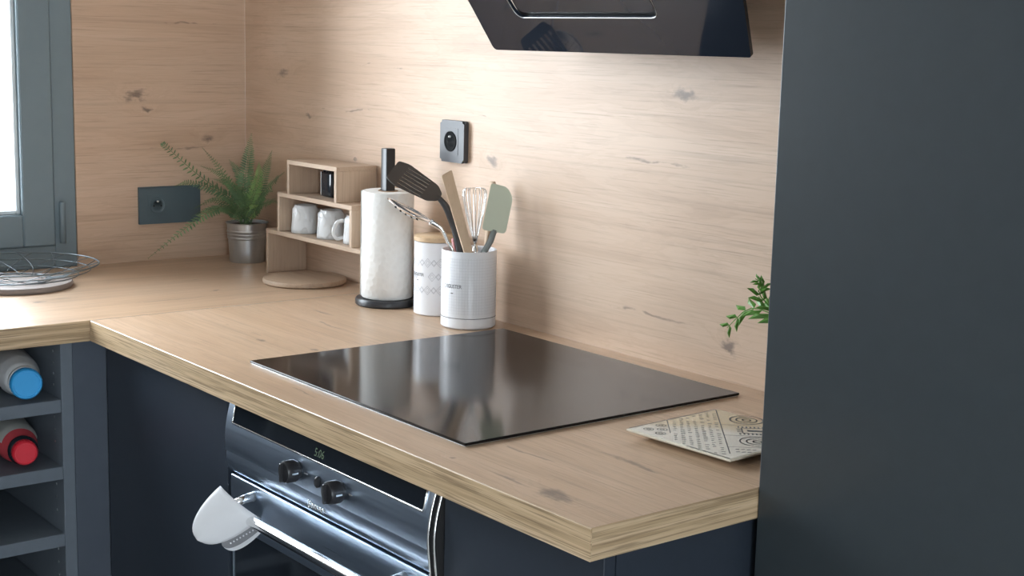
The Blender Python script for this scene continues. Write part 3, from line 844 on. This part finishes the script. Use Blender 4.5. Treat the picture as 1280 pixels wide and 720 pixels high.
# ------------------------------------------------------------------ canisters
view_ang = lambda c: math.atan2(cam.matrix_world.translation.y - c[1], cam.matrix_world.translation.x - c[0])
c1 = V(.888, -.0575, 0); r1 = .0437; h1 = .142
cn = empty('storage_canister', c1, 'white canister with diamond print and wooden lid beside the paper roll', 'canister')
obj('canister_body', lathe([(0, .0004), (r1 - .003, .0004), (r1, .003), (r1, h1), (r1 - .002, h1 + .0005), (0, h1 + .0005)], c1, 64), 'enamel', cn, autosmooth=40)
obj('lid', lathe([(0, h1 + .001), (r1 - .001, h1 + .001), (r1 + .0008, h1 + .002), (r1 + .0008, h1 + .0095), (r1 - .001, h1 + .011), (0, h1 + .011)], c1, 64), 'bamboo', cn, autosmooth=40)
va = view_ang(c1)
bm = bmesh.new()
for row, z in enumerate((.104, .0775, .051)):
    for k in range(-2, 20):
        cx = k * .0125 + (-.0045 if row != 1 else .0045)
        if row == 1 and cx < .002: continue
        for s_, w in ((.0075, .0005), (.0040, .0004)):
            if k % 2 and s_ == .0075: s_ = .0055
            strip2d(bm, [(cx + s_ * math.cos(q * math.pi / 2), z + s_ * 1.15 * math.sin(q * math.pi / 2)) for q in range(4)], w, True)
bmesh.ops.subdivide_edges(bm, edges=bm.edges, cuts=1)
obj('printed_diamonds', wrap(bm, c1, r1 + .0003, va - .30, ZC), 'ink_grey', cn)
obj('lettering', wrap(text_bm('DEGUSTER', .0085, .80), c1, r1 + .0004, va - math.radians(55), ZC + .0800), 'ink', cn, label='small black lettering DEGUSTER')
b_ = bmesh.new(); strip2d(b_, [(-.002, 0), (.002, 0)], .0012)
obj('printed_dash', wrap(b_, c1, r1 + .0004, va - math.radians(55), ZC + .069), 'ink', cn)

c2 = V(1.0225, -.0790, 0); r2 = .0512; h2 = .1445
cn2 = empty('utensil_canister', c2, 'white grid-printed canister full of cooking utensils at the hob corner', 'canister')
obj('canister_body', lathe([(0, .0004), (r2 - .003, .0004), (r2, .003), (r2, h2 - .001), (r2 - .0008, h2), (r2 - .0018, h2 - .001), (r2 - .0018, .003), (0, .003)], c2, 72), 'enamel', cn2, autosmooth=40)
va2 = view_ang(c2)
bm = bmesh.new(); nseg = 96
for k in range(20):
    z = .030 + k * .0053
    for i in range(nseg):
        strip2d(bm, [(r2 * 2 * math.pi * i / nseg, z), (r2 * 2 * math.pi * (i + 1) / nseg, z)], .00042)
for k in range(60):
    x = r2 * 2 * math.pi * k / 60
    strip2d(bm, [(x, .028), (x, .133)], .00036)
obj('printed_grid', wrap(bm, c2, r2 + .0003, 0, ZC), 'ink_pale', cn2)
obj('printed_line', lathe([(r2 + .0004, .0205), (r2 + .0004, .0215)], c2, 72), 'ink', cn2)
obj('lettering', wrap(text_bm('DEGUSTER', .0098, .82), c2, r2 + .0006, va2 - math.radians(36), ZC + .0800), 'ink', cn2, label='small black lettering DEGUSTER')
b_ = bmesh.new(); strip2d(b_, [(-.0022, 0), (.0022, 0)], .0014)
obj('printed_dash', wrap(b_, c2, r2 + .0006, va2 - math.radians(36), ZC + .0675), 'ink', cn2)

# ------------------------------------------------------------------ utensils standing in the canister
def plane_axes(a, b, roll=0.0):
    """axis from a to b, width and normal vectors, rolled about the axis"""
    A = (Vector(b) - Vector(a)); ln = A.length; A.normalize()
    w = _b.cross(A).normalized()
    w = Matrix.Rotation(math.radians(roll), 3, A) @ w
    return A, w, A.cross(w).normalized(), ln
# slotted turner
tn = empty('slotted_turner', V(1.03, -.10, .004), 'black nylon slotted turner leaning out of the utensil canister', 'utensil')
neck, tip = V(.9835, -.1200, .2370), V(.9215, -.1850, .2865)
A, Wd, N_, ln = plane_axes(neck, tip, 48)
hw = .036
head = rounded([(0, -.010), (.016, -hw * .72), (ln * .80, -hw), (ln, -hw * .80), (ln, hw * .80), (ln * .80, hw), (.016, hw * .72), (0, .010)], .006, 3)
slots = []
for k in range(6):
    y = -hw * .70 + k * hw * .28
    slots.append([(ln * .30, y - .0017), (ln * .78, y - .0017), (ln * .78, y + .0017), (ln * .30, y + .0017)])
obj('blade', prism(head, neck, A, Wd, N_, .0026, slots), 'nylon', tn)
obj('handle', tube(bez([neck + A * .006 + N_ * .001, V(.9925, -.1105, .2190), V(1.006, -.1020, .186), V(1.0225, -.0990, .1420), V(1.041, -.0900, .060), V(1.0470, -.0870, .020)], 26), [.0045 + .0035 * min(1, i / 8) for i in range(27)], 12, flat=.75), 'nylon', tn, smooth=True)
# slotted metal spoon seen from its edge
sp = empty('skimmer_spoon', V(1.01, -.10, .004), 'steel skimmer spoon leaning low out of the utensil canister', 'utensil')
s0, s1 = V(.9800, -.1345, .1915), V(.9225, -.1955, .2335)
A, Wd, N_, ln = plane_axes(s0, s1, 80)
bm = bmesh.new(); rows = []
for side_ in (0, 1):
    g = []
    for j in range(15):
        t = j / 14; w = .031 * max(0.02, math.sin(math.pi * min(1, t * .93 + .07))) ** .6
        g.append([bm.verts.new(s0 + A * (ln * t) + Wd * (w * (i / 4 - 1)) - N_ * (.010 * (1 - (i / 4 - 1) ** 2) * math.sin(math.pi * t)) + N_ * .0016 * side_) for i in range(9)])
    rows.append(g)
for g in rows:
    for j in range(14):
        for i in range(8): bm.faces.new((g[j][i], g[j][i + 1], g[j + 1][i + 1], g[j + 1][i]))
for j in range(14):
    for i in (0, 8): bm.faces.new((rows[0][j][i], rows[0][j + 1][i], rows[1][j + 1][i], rows[1][j][i]))
for i in range(8):
    for j in (0, 14): bm.faces.new((rows[0][j][i], rows[0][j][i + 1], rows[1][j][i + 1], rows[1][j][i]))
bw = obj('bowl', bm, 'chrome', sp, smooth=True)
for j in range(5):
    for i in range(-2, 3):
        t = .28 + j * .12
        p = s0 + A * (ln * t) + Wd * (i * .0095) - N_ * (.010 * (1 - (i * .0095 / .031) ** 2) * math.sin(math.pi * t))
        obj('drain_hole', lathe([(0, -.0001), (.0022, -.0001), (.0022, .0017), (0, .0017)], p, 10, axis=N_), 'gap', bw)
obj('handle', tube(bez([s0 + A * .004, V(.9895, -.1240, .1830), V(.9960, -.1180, .1720), V(1.0030, -.1135, .1560), V(1.0100, -.1080, .1400), V(1.0180, -.0990, .10), V(1.0260, -.0850, .02)], 24), [.0065 - .0030 * min(1, i / 6) for i in range(25)], 10, flat=.5), 'chrome', sp, smooth=True)
# flat wooden spatula
w0, w1 = V(1.0440, -.0990, .1440), V(.9975, -.1185, .2870)
ws = empty('wooden_spatula', V(1.06, -.09, .004), 'flat pale wooden spatula standing in the utensil canister', 'utensil')
A, Wd, N_, ln = plane_axes(w0, w1, 24)
obj('blade', prism(rounded([(-.065, -.0065), (-.02, -.0075), (.02, -.0088), (ln, -.0110), (ln - .006, .0112), (.02, .0088), (-.02, .0075), (-.065, .0065)], .003, 2), w0, A, Wd, N_, .005), 'beech', ws)
# whisk
wk = empty('balloon_whisk', V(1.045, -.065, .004), 'wire balloon whisk standing between the wooden and sage spatulas', 'utensil')
wa, wb_ = V(1.0330, -.0735, .1500), V(1.0185, -.0665, .2570)
A, Wd, N_, ln = plane_axes(wa, wb_, 0)
for k in range(6):
    an = math.pi * k / 6 + .12; D = Wd * math.cos(an) + N_ * math.sin(an)
    pts = []
    for i in range(25):
        t = -1 + 2 * i / 24
        pts.append(wa + A * (ln * (1 - abs(t) ** 2.6)) + D * (.0225 * math.copysign(math.sin(math.pi * min(1, (1 - abs(t)) * .86 + 0)) ** .8 if abs(t) < 1 else 0, t) if abs(t) > 1e-6 else 0) )
    # smooth the crown of the loop
    pts = [pts[0]] + [(pts[i - 1] + pts[i] * 2 + pts[i + 1]) / 4 for i in range(1, 24)] + [pts[24]]
    obj('wire', tube(pts, .0008, 6), 'chrome', wk, smooth=True)
obj('handle', tube([wa + A * .004, wa - A * .01, wa - A * .125], [.004, .006, .006], 12), 'chrome', wk, smooth=True)
# sage spatula
gs = empty('silicone_spatula', V(1.07, -.085, .004), 'sage green silicone spatula with grey handle in the utensil canister', 'utensil')
g0, g1 = V(1.0765, -.0635, .1835), V(1.0745, -.0450, .2620)
A, Wd, N_, ln = plane_axes(g0, g1, 0)
if Wd.dot(_r) < 0: Wd = -Wd
N_ = A.cross(Wd).normalized()
hd_ = prism(rounded([(-.002, -.0225), (-.002, .0215), (ln - .016, .0225), (ln + .002, .010), (ln + .004, -.0215)], [.006, .008, .008, .010, .006], 4), g0 - N_ * .0035, A, Wd, N_, .007)
bmesh.ops.bevel(hd_, geom=[e for e in hd_.edges if e.calc_face_angle(0) > .8], offset=.0016, segments=2, affect='EDGES')
bl = obj('blade', hd_, 'sage', gs, autosmooth=50)
Nf = N_ if N_.dot(_b) > 0 else -N_
obj('blade_rib', prism(rounded([(-.001, -.0045), (-.001, .0065), (ln * .55, .0055), (ln * .55, -.0035)], .003, 3), g0 + Nf * .0035, A, Wd, Nf, .0012), 'sage', bl)
obj('handle', tube([g0 + A * .002, V(1.0740, -.0690, .165), V(1.0660, -.0790, .142), V(1.0480, -.0760, .06), V(1.0430, -.0760, .02)], [.0068, .0068, .0066, .006, .005], 12, flat=.8), 'grey_handle', gs, smooth=True)
# second wooden tool behind the whisk, and a pink handle
w2 = empty('wooden_spoon', V(1.03, -.055, .004), 'wooden spoon end showing behind the whisk in the canister', 'utensil')
obj('handle', tube([V(1.0360, -.0600, .02), V(1.0300, -.0450, .15), V(1.0262, -.0306, .2640), V(1.0260, -.0304, .268)], [.006, .006, .0075, .0065], 12, flat=.6), 'beech', w2, smooth=True)
pk = empty('pink_peeler', V(1.0, -.085, .004), 'short pink-handled tool between the spoon and turner handles', 'utensil')
obj('handle', tube([V(1.000, -.080, .03), V(.9920, -.088, .14), V(.9895, -.0910, .1580), V(.989, -.0915, .161)], [.004, .004, .0048, .003], 12), 'pink', pk, smooth=True)

# ------------------------------------------------------------------ potted fern
def zinc_pot(parent, c, r0, r1_, h):
    prof = [(0, .0004), (r0, .0004), (r0 + .0008, .002)]
    def rr(t): return r0 + (r1_ - r0) * t
    for t, e in ((.30, 0), (.58, 0), (.60, .0014), (.63, .0014), (.65, 0), (.68, .0014), (.71, .0014), (.73, 0), (.76, .0014), (.79, .0014), (.81, 0), (.965, 0)):
        prof.append((rr(t) + e, h * t))
    prof += [(r1_ + .0022, h * .972), (r1_ + .0026, h * .988), (r1_ + .001, h), (r1_ - .001, h - .001), (r1_ - .002, h * .90), (0, h * .895)]
    return obj('bucket', lathe(prof, c, 56), 'zinc', parent, autosmooth=30)
pc = V(.118, -.060, 0)
fp = empty('potted_fern', pc, 'green fern in a ribbed zinc bucket in the worktop corner', 'plant')
zinc_pot(fp, pc, .0400, .0475, .094)
obj('soil', lathe([(0, .087), (.043, .087), (.043, .0855), (0, .0855)], pc, 32), 'soil', fp)
def frond(parent, pts, n, leaf, mat, up=Vector((.45, -.45, .75)), taper=1.2, gap=.10, wfac=.27):
    cv = bez(pts, n)
    bm = bmesh.new()
    tube(cv[::2] if n % 2 == 0 else cv, [.0012 * (1 - .7 * i / len(cv[::2])) for i in range(len(cv[::2]))], 5, bm)
    for i in range(2, n + 1):
        t = i / n
        if t < gap: continue
        tg = (cv[i] - cv[i - 1]).normalized()
        sd = tg.cross(up)
        if sd.length < .05: sd = tg.cross(Vector((1, 0, 0)))
        sd.normalize(); nm = sd.cross(tg).normalized()
        ll = leaf * (min(1, (t - gap) / .18) * .55 + .45) * max(.12, 1 - t ** 2.2 * .92) * random.uniform(.88, 1.1)
        for s_ in (-1, 1):
            d = (sd * s_ + tg * .35 + nm * random.uniform(-.25, .10)).normalized()
            w = tg * ll * wfac
            p0 = cv[i]; e = p0 + d * ll - nm * ll * .12
            m1 = p0 + d * ll * .30 + w * .5; m2 = p0 + d * ll * .30 - w * .5
            n1 = p0 + d * ll * .72 + w * .40; n2 = p0 + d * ll * .72 - w * .34
            a_, b1, b2, q1, q2, e_ = [bm.verts.new(q) for q in (p0, m1, m2, n1 - nm * ll * .03, n2 - nm * ll * .03, e)]
            bm.faces.new((a_, b2, b1)); bm.faces.new((b1, b2, q2, q1)); bm.faces.new((q1, q2, e_))
    me_ = obj('frond', bm, mat, parent)
    return me_
top = pc + Vector((0, 0, .088))
def F(*pts, n=36, leaf=.022, mat='fern', **k):
    frond(fp, [top + Vector((random.uniform(-.012, .012), random.uniform(-.012, .012), 0))] + [V(*p) for p in pts], n, leaf, mat, **k)
F((.098, -.090, .145), (.070, -.165, .207), (.034, -.222, .268), (.030, -.2275, .2760), leaf=.020)
F((.128, -.105, .132), (.140, -.160, .128), (.146, -.235, .088), (.149, -.322, .0300), leaf=.024, n=40, wfac=.34)
F((.105, -.060, .170), (.088, -.040, .240), (.082, -.028, .297), leaf=.025, up=Vector((1, -.5, .3)), n=36)
F((.135, -.055, .150), (.160, -.052, .200), (.168, -.055, .236), leaf=.021, mat='fern_young', up=Vector((1, -.7, .2)))
F((.110, -.085, .140), (.085, -.130, .170), (.052, -.175, .185), (.030, -.20, .175))
F((.120, -.100, .118), (.118, -.150, .130), (.108, -.195, .113), leaf=.017)
F((.090, -.070, .150), (.050, -.095, .215), (.022, -.125, .262), leaf=.016, n=30)
F((.140, -.040, .150), (.185, -.025, .195), (.225, -.020, .218), leaf=.022)
F((.150, -.045, .130), (.200, -.040, .150), (.250, -.050, .150), leaf=.020)
F((.150, -.080, .125), (.190, -.115, .135), (.215, -.150, .112), leaf=.015, n=24)
F((.100, -.040, .140), (.070, -.022, .190), (.050, -.018, .235), leaf=.018)
F((.120, -.080, .150), (.105, -.120, .205), (.085, -.160, .225), leaf=.017)
F((.135, -.090, .125), (.140, -.130, .155), (.130, -.175, .150), leaf=.017)
F((.125, -.035, .150), (.140, -.022, .215), (.165, -.020, .262), leaf=.018, up=Vector((1, -.7, .2)))
F((.080, -.080, .125), (.045, -.110, .140), (.028, -.150, .120), leaf=.016, n=24)
F((.115, -.075, .150), (.112, -.105, .185), (.100, -.135, .195), leaf=.020)
F((.095, -.055, .150), (.075, -.060, .205), (.060, -.075, .235), leaf=.019)
F((.130, -.070, .140), (.150, -.085, .175), (.160, -.105, .180), leaf=.018, n=26)
F((.110, -.070, .120), (.090, -.105, .122), (.070, -.140, .112), leaf=.017, n=26)
F((.140, -.050, .140), (.180, -.040, .170), (.205, -.040, .172), leaf=.019, n=26)
F((.155, -.060, .120), (.175, -.075, .140), (.178, -.086, .126), leaf=.016, n=14, mat='fern_young', wfac=.5)

# ------------------------------------------------------------------ wire bowl on a trivet
tc = V(.1985, -.6365, 0)
tv = empty('trivet', tc, 'grey-brown round wooden trivet under the wire bowl', 'trivet')
obj('trivet_disc', lathe([(0, .0004), (.112, .0004), (.114, .003), (.114, .009), (.112, .012), (0, .012)], tc, 64), 'trivet', tv, autosmooth=40)
wbw = empty('wire_fruit_bowl', tc + Vector((0, 0, .013)), 'shallow open wire fruit bowl on trivet by the window', 'bowl')
RB, zr, zb = .167, .047, .0150
def circ(r, z, n=72): return [Vector((tc.x + r * math.cos(2 * math.pi * i / n), tc.y + r * math.sin(2 * math.pi * i / n), ZC + z)) for i in range(n)]
obj('rim', tube(circ(RB, zr), .0016, 8, closed=True), 'wire', wbw, smooth=True)
obj('ring', tube(circ(.150, .0345), .0012, 6, closed=True), 'wire', wbw, smooth=True)
obj('ring', tube(circ(.125, .0235), .0012, 6, closed=True), 'wire', wbw, smooth=True)
obj('base_ring', tube(circ(.072, zb), .0014, 8, closed=True), 'wire', wbw, smooth=True)
def bowl_z(r): return zb + (zr - zb) * max(0, (r - .05) / (RB - .05)) ** 1.5
for k in range(14):
    for tw in (-1, 1):
        a0 = 2 * math.pi * k / 14
        pts = []
        for i in range(13):
            t = i / 12; r = .06 + (RB - .06) * t; a = a0 + tw * .55 * t
            pts.append(Vector((tc.x + r * math.cos(a), tc.y + r * math.sin(a), ZC + bowl_z(r) + .0008 * tw)))
        obj('wire', tube(pts, .0008, 6), 'wire', wbw, smooth=True)

# ------------------------------------------------------------------ bottles on the rack
def bottle(name, label, tail, tip, rb_, neck_r, cap_r, cap_l, mats, collar=False):
    tail, tip = Vector(tail), Vector(tip)
    A = (tip - tail); ln = A.length; A.normalize()
    t = empty(name, tail, label, 'bottle', None)
    s = ln - cap_l
    prof = [(0, 0), (rb_ * .9, 0), (rb_, .006), (rb_, s - .060), (rb_ * .97, s - .050), (rb_ * .84, s - .032), (neck_r * 1.15, s - .014), (neck_r, s - .010), (neck_r, s + .003), (0, s + .003)]
    obj('bottle_body', lathe(prof, tail, 48, axis=A), mats[0], t, autosmooth=50)
    cp = [(0, s + .0035), (cap_r, s + .0035), (cap_r, ln - .003), (cap_r - .0025, ln), (cap_r * .82, ln), (cap_r * .80, ln - .0012), (0, ln - .0012)]
    cap = obj('cap', lathe(cp, tail, 40, axis=A), mats[1], t, autosmooth=40)
    for k in range(28):
        a = 2 * math.pi * k / 28
        ref = Vector((0, 0, 1)); X = (ref - A * ref.dot(A)).normalized(); Y = A.cross(X)
        p = tail + (X * math.cos(a) + Y * math.sin(a)) * cap_r
        obj('cap_rib', tube([p + A * (s + .0045), p + A * (ln - .0035)], .0006, 5), mats[1], cap)
    if collar:
        obj('neck_collar', lathe([(neck_r + .0005, s - .014), (neck_r + .010, s - .012), (neck_r + .0115, s - .003), (neck_r + .0005, s + .001)], tail, 40, axis=A), 'oven_glass', t, smooth=True)
        lab = lathe([(rb_ + .0006, s - .20), (rb_ + .0006, s - .060), (rb_ * .97 + .0007, s - .050), (rb_ * .86 + .0008, s - .0345)], tail, 48, axis=A)
        bmesh.ops.delete(lab, geom=[f for f in lab.faces if f.calc_center_median().z - (tail.z) < .006], context='FACES')
        obj('paper_label', lab, 'paper_label', t, smooth=True)
    else:
        obj('neck_collar', lathe([(neck_r + .0005, s - .009), (neck_r + .003, s - .008), (neck_r + .003, s + .001), (neck_r + .0005, s + .002)], tail, 40, axis=A), 'bottle_white', t, smooth=True)
    return t
bottle('milk_bottle', 'milky white plastic bottle with sky blue cap lying on the top shelf', V(.335, -.7200, -.1085), V(.600, -.7620, -.1120), .0385, .026, .0285, .020, ('bottle_white', 'cap_blue'))
bottle('syrup_bottle', 'red bottle with pale label and red cap lying on the lower shelf', V(.335, -.7300, -.2375), V(.602, -.7690, -.2405), .0375, .016, .0225, .022, ('bottle_red', 'cap_red'), True)

# ------------------------------------------------------------------ patterned square plate
p0 = Vector((1.7706, -.3628)); ux = (Vector((1.9546, -.3542)) - p0); sz = ux.length; ux.normalize(); uy = Vector((-ux.y, ux.x))
sq = empty('square_plate', V(p0.x + .09, p0.y + .09, 0), 'square patterned ceramic plate on the worktop beside the hob', 'plate')
U3 = Vector((ux.x, ux.y, 0)); V3 = Vector((uy.x, uy.y, 0)); B0 = V(p0.x, p0.y, 0)
bm = bmesh.new()
def sq_ring(ins, z): return [bm.verts.new(B0 + U3 * (ins if i in (0, 3) else sz - ins) + V3 * (ins if i in (0, 1) else sz - ins) + Vector((0, 0, z))) for i in range(4)]
rs = [sq_ring(.022, .0004), sq_ring(.017, .0025), sq_ring(.0150, .0045), sq_ring(.001, .0088), sq_ring(0, .0100), sq_ring(0, .0118), sq_ring(.0015, .0124)]
for a, b in zip(rs[:-1], rs[1:]):
    for i in range(4): bm.faces.new((a[i], a[(i + 1) % 4], b[(i + 1) % 4], b[i]))
bm.faces.new(list(reversed(rs[0]))); bm.faces.new(rs[-1])
obj('plate_body', bm, 'plate_rim', sq)
bm = prism([(.003, .003), (sz - .003, .003), (sz - .003, sz - .003), (.003, sz - .003)], B0 + Vector((0, 0, .01245)), U3, V3, Vector((0, 0, 1)), .0003)
obj('plate_face', bm, 'plate', sq)
ink = bmesh.new()
def ring2(cx, cy, r, w, n=40): strip2d(ink, [(cx + r * math.cos(2 * math.pi * i / n), cy + r * math.sin(2 * math.pi * i / n)) for i in range(n)], w, True)
# the print is laid out along the plate's diagonal: d runs corner to corner, t across
Sd = sz * math.sqrt(2)
def line(pts, w, closed=False): strip2d(ink, [((d - t) / math.sqrt(2) * Sd, (d + t) / math.sqrt(2) * Sd) for d, t in pts], w, closed)
def ringd(d, t, r, w, n=36): line([(d + r * math.cos(2 * math.pi * i / n), t + r * math.sin(2 * math.pi * i / n)) for i in range(n)], w, True)
line([(.225, -.06), (.215, .205)], .0011); line([(.505, -.40), (.490, .470)], .0014)
line([(.015, .003), (.485, .473)], .0016); line([(.30, -.29), (.495, -.485)], .0020)
for d, t in ((.115, .0), (.180, .085), (.175, -.075), (.185, .005)):
    for r in (.010, .026): ringd(d, t, r, .0010, 20)
for d, t in ((.64, .27), (.66, -.16)):
    for r in (.022, .055, .088): ringd(d, t, r, .0021)
for t in (.155, -.055, -.275): line([(.50, t), (1 - abs(t) - .02, t)], .0011)
line([(.60, .00), (.60, .10), (.74, .10), (.74, .00)], .0018, True)
line([(.635, .05), (.705, .05)], .0085)
for k in range(9):
    line([(.585 + k * .021, .108), (.585 + k * .021, .128)], .0024); line([(.585 + k * .021, -.008), (.585 + k * .021, -.028)], .0024)
for t in (.02, .05, .08): line([(.575, t), (.593, t)], .0026); line([(.747, t), (.765, t)], .0026)
for i in range(7):
    for q in range(-11, 12):
        d = .245 + i * .037; t = q * .037 + (.012 if i % 2 else 0)
        if abs(t) > d - .03 or random.random() < .14: continue
        line([(d, t), (d + random.uniform(.008, .018), t + random.uniform(-.004, .006))], random.uniform(.0017, .0027))
for k in range(7):
    for m_ in range(2):
        d = .54 + k * .028; t = -.32 - m_ * .045
        if d + abs(t) > .97: continue
        line([(d, t), (d + .014, t + .005)], .0024)
for v in ink.verts: v.co = B0 + U3 * v.co.x + V3 * v.co.y + Vector((0, 0, .0131))
obj('printed_pattern', ink, 'ink_slate', sq)

# ------------------------------------------------------------------ small leafy plant behind the tall unit
qc = V(1.895, -.095, 0)
lp = empty('leafy_sprig_plant', qc, 'small plant with bright lobed leaves standing behind the tall cabinet edge', 'plant')
obj('pot', lathe([(0, .0004), (.030, .0004), (.038, .075), (.040, .076), (.040, .082), (.037, .082), (.036, .070), (0, .070)], qc, 40), 'pot_white', lp, autosmooth=40)
obj('soil', lathe([(0, .0715), (.035, .0715), (.035, .0705), (0, .0705)], qc, 24), 'soil', lp)
def lobed(pts, n=12, leaf=.022):
    cv = bez(pts, n); bm = bmesh.new()
    tube(cv, [.0014 * (1 - .6 * i / n) for i in range(n + 1)], 6, bm)
    up = Vector((.62, -.55, .55))
    for i in range(3, n + 1):
        t = i / n; tg = (cv[i] - cv[i - 1]).normalized(); sd = tg.cross(up).normalized(); nm = sd.cross(tg)
        ll = leaf * (1 - .45 * abs(t - .5) * 2)
        for s_ in (-1, 1):
            d = (sd * s_ * .75 + tg * .85).normalized()
            p = cv[i] - tg * .006
            vs_ = [bm.verts.new(q) for q in (p, p + d * ll * .42 + tg * ll * .26, p + d * ll - nm * .002, p + d * ll * .40 - tg * ll * .30)]
            mid = bm.verts.new(p + d * ll * .5 + nm * .0025)
            for k in range(4): bm.faces.new((vs_[k], vs_[(k + 1) % 4], mid))
    obj('leaf', bm, 'sprig', lp)
qt = qc + Vector((0, 0, .072))
lobed([qt, V(1.850, -.105, .128), V(1.800, -.115, .150), V(1.757, -.118, .152), V(1.720, -.122, .118)], 11, .036)
lobed([qt, V(1.840, -.10, .130), V(1.800, -.112, .155), V(1.775, -.119, .178), V(1.782, -.117, .191), V(1.770, -.122, .198)], 11, .024)
for k in range(6):
    a = math.radians(-60 + 42 * k); d = Vector((math.cos(a), math.sin(a) * .4, 0))
    lobed([qt, qt + d * .03 + Vector((0, 0, .05)), qt + d * .07 + Vector((0, 0, .085)), qt + d * .098 + Vector((0, 0, .065))], 10, .020)
